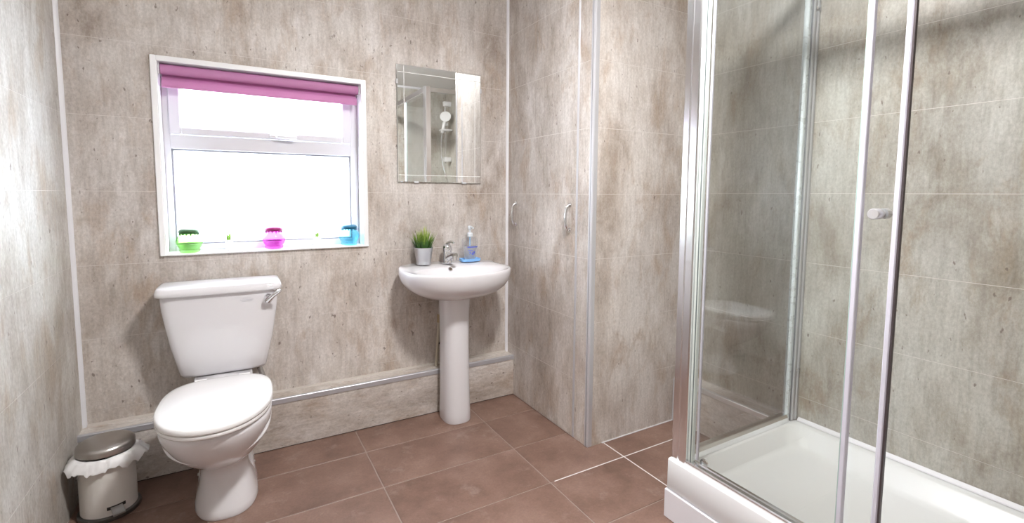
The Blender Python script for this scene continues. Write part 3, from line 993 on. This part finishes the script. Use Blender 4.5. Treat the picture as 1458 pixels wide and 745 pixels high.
# local frame: y = 0 at world y 2.20, front towards -y
def egg(hw, yf, yb, z, n=56, ef=0.92, eb=0.75, cyf=0.45):
    cy = yf + (yb - yf) * cyf
    out = []
    for i in range(n):
        t = 2 * PI * i / n
        c, s = math.cos(t), math.sin(t)
        if s < 0:
            out.append(V(hw * sgnpow(c, ef), cy + (cy - yf) * sgnpow(s, ef), z))
        else:
            out.append(V(hw * sgnpow(c, eb), cy + (yb - cy) * sgnpow(s, eb), z))
    return out
bm = bmesh.new()
pan = [egg(0.104, -0.262, 0.158, 0.0005, eb=0.55, ef=0.8, cyf=0.40),
       egg(0.107, -0.266, 0.160, 0.010, eb=0.55, ef=0.8, cyf=0.40),
       egg(0.104, -0.261, 0.120, 0.030, eb=0.6, ef=0.8, cyf=0.42),
       egg(0.097, -0.252, 0.060, 0.060, eb=0.65, ef=0.8),
       egg(0.087, -0.242, 0.005, 0.100, eb=0.7, ef=0.8),
       egg(0.079, -0.231, -0.020, 0.145, eb=0.7, ef=0.82),
       egg(0.080, -0.234, 0.030, 0.175, eb=0.7, ef=0.85),
       egg(0.098, -0.270, 0.090, 0.200, eb=0.75),
       egg(0.122, -0.335, 0.100, 0.235, eb=0.8),
       egg(0.144, -0.385, 0.085, 0.275, eb=0.8),
       egg(0.158, -0.422, 0.070, 0.315, eb=0.8),
       egg(0.170, -0.446, 0.055, 0.352, eb=0.8),
       egg(0.1735, -0.458, 0.045, 0.380, eb=0.8),
       egg(0.1735, -0.460, 0.040, 0.398, eb=0.8),
       egg(0.168, -0.455, 0.036, 0.404, eb=0.8),
       egg(0.10, -0.36, 0.0, 0.404, eb=0.8)]
# moulded grip grooves low on both flanks of the bowl
for r in pan:
    for p in r:
        u = (p.z - (0.322 + 0.10 * (p.y + 0.20)))
        w = math.exp(-(u / 0.014) ** 2) * math.exp(-((p.y + 0.21) / 0.11) ** 2)
        if abs(p.x) > 0.08:
            p.x -= math.copysign(0.012 * w, p.x)
for r in pan:
    for p in r:
        p.x += (-0.004 + 0.040 * p.y) * min(1.0, max(0.0, (p.z - 0.10) / 0.2))
loft(bm, pan)
# rear platform that carries the cistern
def rbox(hx, y0, y1, z, e=0.35, n=40):
    return rrect(0, (y0 + y1) / 2, hx, (y1 - y0) / 2, z, n, e)
loft(bm, [rbox(0.070, -0.04, 0.135, 0.20), rbox(0.085, -0.04, 0.16, 0.27), rbox(0.098, -0.045, 0.20, 0.34), rbox(0.104, -0.05, 0.215, 0.385), rbox(0.105, -0.05, 0.215, 0.418), rbox(0.101, -0.045, 0.211, 0.424)])
# outlet foot behind the waist
loft(bm, [rbox(0.100, -0.11, 0.166, 0.0005, 0.4), rbox(0.102, -0.11, 0.167, 0.012, 0.4), rbox(0.0985, -0.105, 0.166, 0.06, 0.4), rbox(0.093, -0.10, 0.165, 0.11, 0.4), rbox(0.082, -0.09, 0.162, 0.16, 0.4), rbox(0.068, -0.07, 0.155, 0.21, 0.45), rbox(0.05, -0.04, 0.140, 0.245, 0.5)])
pan_o = mesh_ob('pan', bm, CERAMIC, to, smooth=True, local=True, angle=60)
for s in (-1, 1):
    # raised moulding ridge along each flank, lying on the surface of the bowl
    bm = bmesh.new()
    pts = []
    LV = [(0.235, 0.122, -0.335, 0.100), (0.275, 0.144, -0.385, 0.085), (0.315, 0.158, -0.422, 0.070), (0.352, 0.170, -0.446, 0.055), (0.380, 0.1735, -0.458, 0.045), (0.398, 0.1735, -0.460, 0.040)]
    for k in range(25):
        u = k / 24
        y = -0.385 + 0.34 * u
        z = 0.287 + 0.085 * u
        for a, b in zip(LV, LV[1:]):
            if a[0] <= z <= b[0]:
                f = (z - a[0]) / (b[0] - a[0])
                hw, yf, yb = (a[q] + (b[q] - a[q]) * f for q in (1, 2, 3))
        cy = yf + (yb - yf) * 0.45
        e, dn = (0.92, cy - yf) if y < cy else (0.8, yb - cy)
        q = min(1.0, abs(y - cy) / dn) ** (1 / e)
        x = hw * math.sqrt(max(0.0, 1 - q * q)) ** e
        pts.append((s * (x - 0.003) - 0.004 + 0.040 * y, y, z))
    tube(bm, pts, [0.0015 + 0.009 * math.sin(PI * k / 24) for k in range(25)], 12)
    mesh_ob('flank_moulding', bm, CERAMIC, pan_o, smooth=True, local=True)
    bm = bmesh.new()
    lathe(bm, [(0.006, 0), (0.0055, 0.003), (0.003, 0.004)], 0, 0, 0, 14)
    bmesh.ops.rotate(bm, verts=bm.verts, cent=(0, 0, 0), matrix=Matrix.Rotation(s * PI / 2.4, 3, 'Y'))
    bmesh.ops.translate(bm, verts=bm.verts, vec=(s * 0.0975, -0.015, 0.066))
    mesh_ob('screw_cap', bm, STEEL, pan_o, smooth=True, local=True)
# seat and lid
def seatring(k, z, back=0.0):
    # the seat and lid sit a touch askew on their hinges, front edge to the left
    out = []
    for p in egg(0.1795, -0.479, back, z, ef=0.95, eb=0.62, cyf=0.52):
        y = -0.24 + (p.y + 0.24) * k
        out.append(V(p.x * k - 0.004 + 0.045 * y, y, z))
    return out
bm = bmesh.new()
loft(bm, [seatring(0.95, 0.4055), seatring(0.985, 0.4065), seatring(0.995, 0.412), seatring(0.99, 0.419), seatring(0.95, 0.4205)])
mesh_ob('seat', bm, SEAT, to, smooth=True, local=True, angle=70)
bm = bmesh.new()
loft(bm, [seatring(0.96, 0.4215), seatring(0.995, 0.4225), seatring(1, 0.427), seatring(1.0, 0.433), seatring(0.992, 0.439), seatring(0.97, 0.4425), seatring(0.9, 0.4452), seatring(0.7, 0.448), seatring(0.4, 0.450), seatring(0.1, 0.4505)])
lid = mesh_ob('lid', bm, SEAT, to, smooth=True, local=True, angle=70)
for s in (-1, 1):
    bm = bmesh.new()
    tube(bm, [(s * 0.055, 0.004, 0.430), (s * 0.095, 0.004, 0.430)], 0.011, 14)
    tube(bm, [(s * 0.075, 0.004, 0.424), (s * 0.075, 0.004, 0.430)], 0.012, 14)
    mesh_ob('hinge', bm, SEAT, to, smooth=True, local=True)
# cistern
def cis(hx, y0, y1, z, e=0.28):
    return rrect(0.0035, (y0 + y1) / 2, hx, (y1 - y0) / 2, z, 64, e)
bm = bmesh.new()
loft(bm, [cis(0.135, 0.095, 0.225, 0.4265, 0.35), cis(0.150, 0.083, 0.234, 0.430), cis(0.1575, 0.076, 0.2375, 0.442), cis(0.168, 0.070, 0.2385, 0.49), cis(0.184, 0.064, 0.239, 0.56), cis(0.197, 0.060, 0.239, 0.64), cis(0.207, 0.057, 0.2395, 0.71), cis(0.211, 0.055, 0.2395, 0.772)])
cist = mesh_ob('cistern', bm, CERAMIC, to, smooth=True, local=True, angle=70)
bm = bmesh.new()
loft(bm, [cis(0.211, 0.052, 0.240, 0.768), cis(0.223, 0.042, 0.2425, 0.7685), cis(0.2265, 0.039, 0.2425, 0.772), cis(0.2250, 0.041, 0.2425, 0.785), cis(0.2205, 0.046, 0.2415, 0.797), cis(0.216, 0.052, 0.239, 0.8025), cis(0.204, 0.064, 0.230, 0.8050), cis(0.12, 0.10, 0.20, 0.8065)])
mesh_ob('cistern_lid', bm, CERAMIC, to, smooth=True, local=True, angle=70)
# flush lever
bm = bmesh.new()
lx, ly, lz = 0.174, 0.055, 0.735
tube(bm, [(lx, ly + 0.006, lz), (lx, ly - 0.003, lz), (lx, ly - 0.010, lz)], [0.017, 0.017, 0.012], 20)
tube(bm, curve_pts([(lx - 0.006, ly - 0.010, lz - 0.012), (lx, ly - 0.020, lz - 0.004), (lx + 0.018, ly - 0.042, lz + 0.016), (lx + 0.046, ly - 0.066, lz + 0.040)], 12), [0.009, 0.013, 0.0155, 0.016, 0.015, 0.0135, 0.012, 0.0105, 0.0095, 0.009, 0.0085, 0.008, 0.005], 14)
mesh_ob('flush_lever', bm, CHROME, to, smooth=True, local=True)
# faint two-line maker's mark on the cistern front
bm = bmesh.new()
box(bm, 0.070, 0.118, 0.0548, 0.0562, 0.7335, 0.7352)
box(bm, 0.078, 0.110, 0.0548, 0.0562, 0.7400, 0.7412)
box(bm, 0.074, 0.114, 0.0548, 0.0562, 0.7275, 0.7287)
mesh_ob('maker_mark', bm, plain('faint_grey_mark', (0.56, 0.56, 0.60), 0.3), cist, local=True)
# inlet valve under the right of the cistern
bm = bmesh.new()
tube(bm, curve_pts([(0.128, 0.205, 0.43), (0.130, 0.205, 0.40), (0.140, 0.200, 0.37), (0.150, 0.195, 0.335), (0.152, 0.195, 0.30), (0.150, 0.195, 0.2405)], 16), 0.0065, 12)
iv = mesh_ob('inlet_pipe', bm, plain('cream_inlet_pipe', (0.58, 0.50, 0.42), 0.4), to, smooth=True, local=True)
bm = bmesh.new()
tube(bm, [(0.127, 0.205, 0.432), (0.129, 0.205, 0.405)], 0.013, 8)
mesh_ob('union_nut', bm, BLACKP, iv, local=True)
bm = bmesh.new()
tube(bm, [(0.134, 0.203, 0.392), (0.148, 0.197, 0.345)], 0.0115, 10)
mesh_ob('valve', bm, plain('grey_chrome_valve', (0.55, 0.54, 0.53), 0.25, metal=0.8), iv, smooth=True, local=True)

# ------------------------------------------------------------------ pedal bin
PX, PY = -0.445, 2.212
pb = thing('pedal_bin', 'small round cream pedal bin with brushed steel lid in the left corner', 'bin', (PX, PY, 0.0003))
bm = bmesh.new()
lathe(bm, [(0.085, 0.0005), (0.092, 0.001), (0.0935, 0.006), (0.0925, 0.014), (0.088, 0.017), (0.080, 0.017)], PX, PY, 0, 48)
mesh_ob('base_ring', bm, plain('dark_steel_base', (0.16, 0.155, 0.15), 0.3, metal=0.7), pb, smooth=True)
bm = bmesh.new()
lathe(bm, [(0.078, 0.017), (0.0835, 0.018), (0.0835, 0.060), (0.0825, 0.222), (0.081, 0.223), (0.078, 0.222), (0.078, 0.10), (0.02, 0.03)], PX, PY, 0, 48)
body = mesh_ob('body', bm, BINBODY, pb, smooth=True)
# pedal and its slot face front right
pa = math.radians(-66)
def loc_pt(r, a, z):
    return V(PX + r * math.cos(a), PY + r * math.sin(a), z)
bm = bmesh.new()
for da0, da1, z0, z1, r0, r1 in ((-0.33, 0.33, 0.040, 0.052, 0.080, 0.0842),):
    ring0, ring1 = [], []
    rows = [[loc_pt(r, pa + da0 + (da1 - da0) * i / 10, z) for i in range(11)] for r, z in ((r0, z0), (r1, z0), (r1, z1), (r0, z1), (r0, z0))]
    loft(bm, rows, False, False, closed=False)
mesh_ob('pedal_slot', bm, BLACKP, pb)
bm = bmesh.new()
t_ = V(-math.sin(pa), math.cos(pa), 0)
n_ = V(math.cos(pa), math.sin(pa), 0)
pc = V(PX, PY, 0)
def pedal_section(r, w, z0, z1):
    c = pc + n_ * r
    return [c - t_ * w + V(0, 0, z0), c + t_ * w + V(0, 0, z0), c + t_ * w + V(0, 0, z1), c - t_ * w + V(0, 0, z1)]
loft(bm, [pedal_section(0.081, 0.017, 0.042, 0.049), pedal_section(0.092, 0.017, 0.038, 0.044), pedal_section(0.108, 0.018, 0.028, 0.034), pedal_section(0.114, 0.017, 0.026, 0.031)])
mesh_ob('pedal', bm, plain('steel_pedal', (0.45, 0.44, 0.43), 0.3, metal=0.9), pb)
bm = bmesh.new()
lathe(bm, [(0.0855, 0.2385), (0.0868, 0.2395), (0.0868, 0.256), (0.0845, 0.262), (0.077, 0.268), (0.063, 0.2735), (0.040, 0.2775), (0.015, 0.279)], PX, PY, 0, 56)
bl_ = mesh_ob('lid', bm, STEEL, pb, smooth=True)
bm = bmesh.new()
back = pa + PI
c = loc_pt(0.088, back, 0)
box(bm, c.x - 0.016, c.x + 0.016, c.y - 0.010, c.y + 0.010, 0.08, 0.25, bev=0.003)
mesh_ob('hinge_block', bm, BLACKP, pb)
bm = bmesh.new()
hp = []
for i in range(21):
    a = math.radians(205) + math.radians(130) * i / 20 - math.radians(100)
    hp.append(loc_pt(0.0875, math.radians(150) + math.radians(80) * i / 20, 0.20 - 0.05 * math.sin(PI * i / 20)))
tube(bm, hp, 0.0022, 8)
mesh_ob('carry_handle', bm, CHROME, pb, smooth=True)

# crumpled liner folded over the bin rim
bm = bmesh.new()
rl = random.Random(11)
n = 96
ph = [rl.uniform(0, 2 * PI) for _ in range(10)]
def wob(i, k):
    t = 2 * PI * i / n
    return sum(math.sin(t * f + ph[j] + k * 0.9) / (1 + 0.25 * j) for j, f in enumerate((3, 5, 8, 13, 19, 26))) / 2.2
rings = []
prof = [(0.0755, 0.170, 0.0), (0.0765, 0.222, 0.0), (0.0800, 0.2325, 0.1), (0.0850, 0.2330, 0.2), (0.0890, 0.226, 0.45), (0.0930, 0.215, 0.75), (0.0960, 0.203, 1.0), (0.0965, 0.196, 1.0)]
for q, (r, z, w) in enumerate(prof):
    ring = []
    for i in range(n):
        t = 2 * PI * i / n
        fl = 1.1 * max(0, math.cos(t - math.radians(-12))) ** 6 + 0.9 * max(0, math.cos(t - math.radians(212))) ** 6
        rr_ = r + w * (0.0050 * (wob(i, q * 0.55) + 0.8) + 0.024 * fl)
        zz = z + w * (0.011 * wob(i + 7, q * 0.3) - 0.006 * max(0, math.sin(-t)) ** 2 + 0.010 * fl)
        rr_ += w * (0.0016 * math.sin(t * 23 + q * 2.1) + 0.0012 * math.sin(t * 37 - q * 1.3))
        zz += w * (0.003 * math.sin(t * 17 + q) + 0.002 * math.sin(t * 41 + 2 * q))
        zz = min(zz, 0.2375)
        ring.append(V(PX + rr_ * math.cos(t), PY + rr_ * math.sin(t), zz))
    rings.append(ring)
loft(bm, rings, False, False)
ln = mesh_ob('bin_liner', bm, LINER, smooth=True, angle=0)
tag(ln, 'crumpled thin white plastic liner folded over the rim of the pedal bin', 'bin liner')

# ------------------------------------------------------------------ shower tray
TX0, TX1, TY0, TY1 = 1.334, 2.048, YS + 0.002, 1.168
tr = thing('shower_tray', 'long white acrylic shower tray raised on a white plinth along the right wall', 'shower tray', (1.69, 0.52, 0))
def rr4(x0, x1, y0, y1, z, r, n=6):
    out = []
    for cx, cy, a0 in ((x1 - r, y1 - r, 0), (x0 + r, y1 - r, PI / 2), (x0 + r, y0 + r, PI), (x1 - r, y0 + r, 1.5 * PI)):
        for i in range(n + 1):
            a = a0 + PI / 2 * i / n
            out.append(V(cx + r * math.cos(a), cy + r * math.sin(a), z))
    return out
bm = bmesh.new()
loft(bm, [rr4(TX0 + 0.002, TX1, TY0, TY1, 0.110, 0.004), rr4(TX0, TX1, TY0, TY1, 0.113, 0.005), rr4(TX0, TX1, TY0, TY1, 0.219, 0.006), rr4(TX0 + 0.002, TX1 - 0.001, TY0 + 0.001, TY1 - 0.002, 0.2235, 0.007), rr4(TX0 + 0.006, TX1 - 0.004, TY0 + 0.004, TY1 - 0.006, 0.225, 0.008),
          rr4(TX0 + 0.054, TX1 - 0.040, TY0 + 0.05, TY1 - 0.066, 0.2245, 0.05), rr4(TX0 + 0.060, TX1 - 0.046, TY0 + 0.056, TY1 - 0.072, 0.221, 0.055), rr4(TX0 + 0.078, TX1 - 0.076, TY0 + 0.075, TY1 - 0.092, 0.162, 0.07), rr4(TX0 + 0.086, TX1 - 0.088, TY0 + 0.09, TY1 - 0.102, 0.1535, 0.07), rr4(TX0 + 0.105, TX1 - 0.110, TY0 + 0.11, TY1 - 0.125, 0.151, 0.07), rr4(TX0 + 0.3, TX1 - 0.3, TY0 + 0.5, TY1 - 0.5, 0.149, 0.05)])
mesh_ob('tray', bm, TRAY, tr, smooth=True, angle=50)
bm = bmesh.new()
box(bm, TX0 - 0.006, TX1 - 0.004, TY0, TY1 + 0.004, 0.0006, 0.1075, bev=0.002)
mesh_ob('plinth', bm, PLINTH, tr)
bm = bmesh.new()
prism(bm, [(TX1 + 0.0005, 0.226), (TX1 - 0.012, 0.226), (TX1 - 0.010, 0.231), (TX1 + 0.0005, 0.240)], 'y', TY0 + 0.002, TY1 - 0.07)
mesh_ob('wall_seal', bm, PLINTH, tr)
# ------------------------------------------------------------------ shower enclosure
en = thing('shower_enclosure', 'chrome framed glass shower enclosure with sliding door standing on the white tray', 'shower enclosure', (1.36, 1.13, 0.2255))
ZT = 2.035
bm = bmesh.new()
PXa, PXb, PYa, PYb = 1.346, 1.392, 1.100, 1.164
post = [(PXa + 0.004, PYa), (PXa, PYa + 0.004), (PXa, PYa + 0.026), (PXa + 0.004, PYa + 0.029), (PXa + 0.004, PYa + 0.033), (PXa, PYa + 0.036), (PXa, PYb - 0.006), (PXa + 0.006, PYb), (PXb - 0.004, PYb), (PXb, PYb - 0.004), (PXb, PYa + 0.004), (PXb - 0.004, PYa)]
prism(bm, post, 'z', 0.2255, ZT)
mesh_ob('corner_post', bm, ALU, en)
bm = bmesh.new()
box(bm, 1.358, 1.374, 1.081, 1.0995, 0.2415, ZT - 0.045, bev=0.002)
mesh_ob('post_seal', bm, plain('pale_green_seal', (0.66, 0.72, 0.69), 0.25), en)
bm = bmesh.new()
box(bm, 1.3565, 1.3572, 1.084, 1.088, 0.2415, ZT - 0.045)
mesh_ob('seal_line', bm, plain('dark_seal_line', (0.12, 0.14, 0.14), 0.4), en)
# bottom and top rails
bm = bmesh.new()
prism(bm, [(1.350, 0.2255), (1.390, 0.2255), (1.390, 0.238), (1.386, 0.241), (1.376, 0.2415), (1.372, 0.237), (1.368, 0.2415), (1.354, 0.2415), (1.350, 0.238)], 'y', TY0 + 0.002, PYa - 0.0005)
mesh_ob('front_bottom_rail', bm, ALUY, en)
bm = bmesh.new()
box(bm, 1.348, 1.392, TY0 + 0.002, PYa - 0.0005, ZT - 0.045, ZT, bev=0.004)
mesh_ob('front_top_rail', bm, ALUY, en)
ALUX = brushed('polished_aluminium_side_rail', (0.84, 0.85, 0.86), 0.22, 'x')
bm = bmesh.new()
prism(bm, [(1.106, 0.2255), (1.148, 0.2255), (1.148, 0.250), (1.140, 0.256), (1.116, 0.256), (1.108, 0.246)], 'x', PXb + 0.0005, 1.9895)
mesh_ob('side_bottom_rail', bm, ALUX, en)
bm = bmesh.new()
box(bm, PXb + 0.0005, 1.9895, 1.106, 1.148, ZT - 0.04, ZT, bev=0.004)
mesh_ob('side_top_rail', bm, ALUX, en)
# wall profile at the right wall
bm = bmesh.new()
box(bm, 1.990, 2.009, 1.114, 1.136, 0.2255, ZT, bev=0.003)
mesh_ob('pane_clamp', bm, plain('pale_clamp', (0.66, 0.72, 0.74), 0.28, metal=0.15), en)
bm = bmesh.new()
box(bm, 2.011, 2.030, 1.106, 1.142, 0.2255, ZT, bev=0.004)
box(bm, 2.032, 2.0495, 1.103, 1.146, 0.2255, ZT, bev=0.004)
mesh_ob('wall_profile', bm, plain('dull_aluminium', (0.52, 0.53, 0.55), 0.32, metal=0.35), en)
bm = bmesh.new()
box(bm, 2.009, 2.011, 1.110, 1.138, 0.2255, ZT)
box(bm, 2.030, 2.032, 1.108, 1.140, 0.2255, ZT)
mesh_ob('profile_groove', bm, plain('grey_profile_groove', (0.20, 0.21, 0.23), 0.4), en)
for z in (0.45, 1.92):
    bm = bmesh.new()
    cyl(bm, (2.020, 1.106, z), (2.020, 1.101, z), 0.006, 14)
    cyl(bm, (2.041, 1.103, z), (2.041, 1.098, z), 0.006, 14)
    mesh_ob('fixing_cap', bm, CHROME, en, smooth=True)
# glass
def pane_ob(name, parent, *b):
    o = bbox_ob(name, GLASS, parent, *b)
    return o
pane_ob('side_pane', en, PXb + 0.001, 1.9895, 1.126, 1.132, 0.2565, ZT - 0.041)
FG = pane_ob('fixed_pane', en, 1.3575, 1.3635, 0.618, 1.0805, 0.242, ZT - 0.046)
bm = bmesh.new()
box(bm, 1.3555, 1.3655, 0.605, 0.6175, 0.242, ZT - 0.046, bev=0.002)
box(bm, 1.3655, 1.3715, 0.605, 0.6085, 0.242, ZT - 0.046, bev=0.001)
mesh_ob('edge_seal', bm, SEAL, FG)
bm = bmesh.new()
box(bm, 1.3570, 1.3640, 0.6177, 0.6195, 0.242, ZT - 0.046)
mesh_ob('glass_edge', bm, GLASS_EDGE, FG)
SD = bbox_ob('sliding_door', GLASS, en, 1.3745, 1.3805, 0.545, 1.070, 0.248, ZT - 0.046)
bm = bmesh.new()
box(bm, 1.3705, 1.3835, 0.531, 0.5445, 0.248, ZT - 0.046, bev=0.003)
mesh_ob('leading_edge_strip', bm, SEAL, SD)
bm = bmesh.new()
box(bm, 1.3715, 1.3825, 0.5265, 0.5308, 0.248, ZT - 0.046)
mesh_ob('magnet_strip', bm, plain('dark_magnet_strip', (0.06, 0.045, 0.05), 0.4), SD)
bm = bmesh.new()
box(bm, 1.3725, 1.3825, 1.0702, 1.078, 0.248, ZT - 0.046, bev=0.002)
mesh_ob('trailing_edge_strip', bm, SEAL, SD)
bm = bmesh.new()
kz, ky = 1.1365, 0.572
tube(bm, [(1.3740, ky, kz), (1.3712, ky, kz)], 0.011, 20)
tube(bm, [(1.3712, ky, kz), (1.366, ky, kz), (1.3655, ky, kz), (1.342, ky, kz), (1.3395, ky, kz)], [0.0075, 0.0075, 0.0135, 0.0135, 0.0115], 24)
tube(bm, [(1.3806, ky, kz), (1.386, ky, kz), (1.3862, ky, kz), (1.410, ky, kz), (1.412, ky, kz)], [0.0075, 0.0075, 0.0135, 0.0135, 0.0115], 24)
mesh_ob('knob', bm, plain('satin_knob', (0.74, 0.74, 0.77), 0.3, metal=0.8), SD, smooth=True)

bm = bmesh.new()          # chrome guide wheel at the foot of the sliding door
tube(bm, [(1.3830, 1.052, 0.2445), (1.3845, 1.052, 0.2445), (1.3905, 1.052, 0.2445), (1.392, 1.052, 0.2445)], [0.013, 0.016, 0.016, 0.013], 22)
tube(bm, [(1.392, 1.052, 0.2445), (1.396, 1.052, 0.2445)], 0.007, 14)
mesh_ob('guide_wheel', bm, CHROME, SD, smooth=True)

# ------------------------------------------------------------------ shower riser (seen in the mirror)
rs = thing('shower_riser', 'white shower head and hose on a slim chrome riser rail inside the shower', 'shower', (XR, 0.0, 1.0))
RX = 1.985
bm = bmesh.new()
cyl(bm, (RX, 0, 1.50), (RX, 0, 2.15), 0.009, 16)
rail = mesh_ob('rail', bm, CHROME, rs, smooth=True)
WHP = plain('white_shower_plastic', (0.80, 0.80, 0.81), 0.25)
for z in (1.545, 2.135):
    bm = bmesh.new()
    box(bm, RX - 0.022, XR - 0.0005, -0.022, 0.022, z - 0.025, z + 0.025, bev=0.008, seg=2)
    mesh_ob('bracket', bm, WHP, rs, smooth=True)
bm = bmesh.new()
tube(bm, [(RX - 0.01, 0.035, 1.965), (RX - 0.02, 0.060, 1.985), (RX - 0.028, 0.075, 1.99)], [0.022, 0.05, 0.058], 24)
tube(bm, curve_pts([(RX - 0.005, 0.030, 1.965), (RX - 0.030, 0.035, 1.90), (RX - 0.050, 0.030, 1.82)], 10), [0.019] * 6 + [0.016] * 5, 14)
mesh_ob('shower_head', bm, WHP, rs, smooth=True)
bm = bmesh.new()
box(bm, RX - 0.03, RX + 0.02, -0.02, 0.04, 1.90, 1.94, bev=0.008, seg=2)
mesh_ob('slider', bm, WHP, rs, smooth=True)
bm = bmesh.new()
box(bm, RX - 0.06, RX + 0.055, -0.03, 0.07, 1.845, 1.862, bev=0.006, seg=2)
mesh_ob('soap_tray', bm, WHP, rs, smooth=True)
bm = bmesh.new()
tube(bm, curve_pts([(RX - 0.050, 0.030, 1.83), (RX - 0.060, 0.035, 1.60), (RX - 0.030, 0.040, 1.42), (RX + 0.025, 0.050, 1.25), (RX + 0.03, 0.060, 1.12), (RX + 0.01, 0.04, 1.02)], 40), 0.0075, 10)
mesh_ob('hose', bm, CHROME, rs, smooth=True)
bm = bmesh.new()
tube(bm, [(RX + 0.005, -0.09, 1.0), (RX + 0.005, 0.17, 1.0)], 0.022, 20)
tube(bm, [(RX + 0.005, 0.045, 1.0), (XR - 0.0005, 0.045, 1.0)], 0.02, 16)
mesh_ob('mixer_valve', bm, CHROME, rs, smooth=True)

# ------------------------------------------------------------------ ceiling lamp (lights the room, above and behind the frame)
cl = thing('ceiling_light', 'round flush white ceiling light at the middle of the room, above the frame', 'ceiling light', (0.745, 0.82, ZC))
bm = bmesh.new()
lathe(bm, [(0.135, -0.0005), (0.14, -0.004), (0.14, -0.022), (0.132, -0.026), (0.05, -0.026)], 0.745, 0.82, ZC, 40)
mesh_ob('base', bm, UPVC, cl, smooth=True)
bm = bmesh.new()
lathe(bm, [(0.128, -0.0265), (0.126, -0.036), (0.11, -0.050), (0.075, -0.060), (0.02, -0.064)], 0.745, 0.82, ZC, 32)
mesh_ob('diffuser', bm, emitter('lit_opal_diffuser', (1.0, 0.975, 0.96), LAMP_STRENGTH), cl, smooth=True)
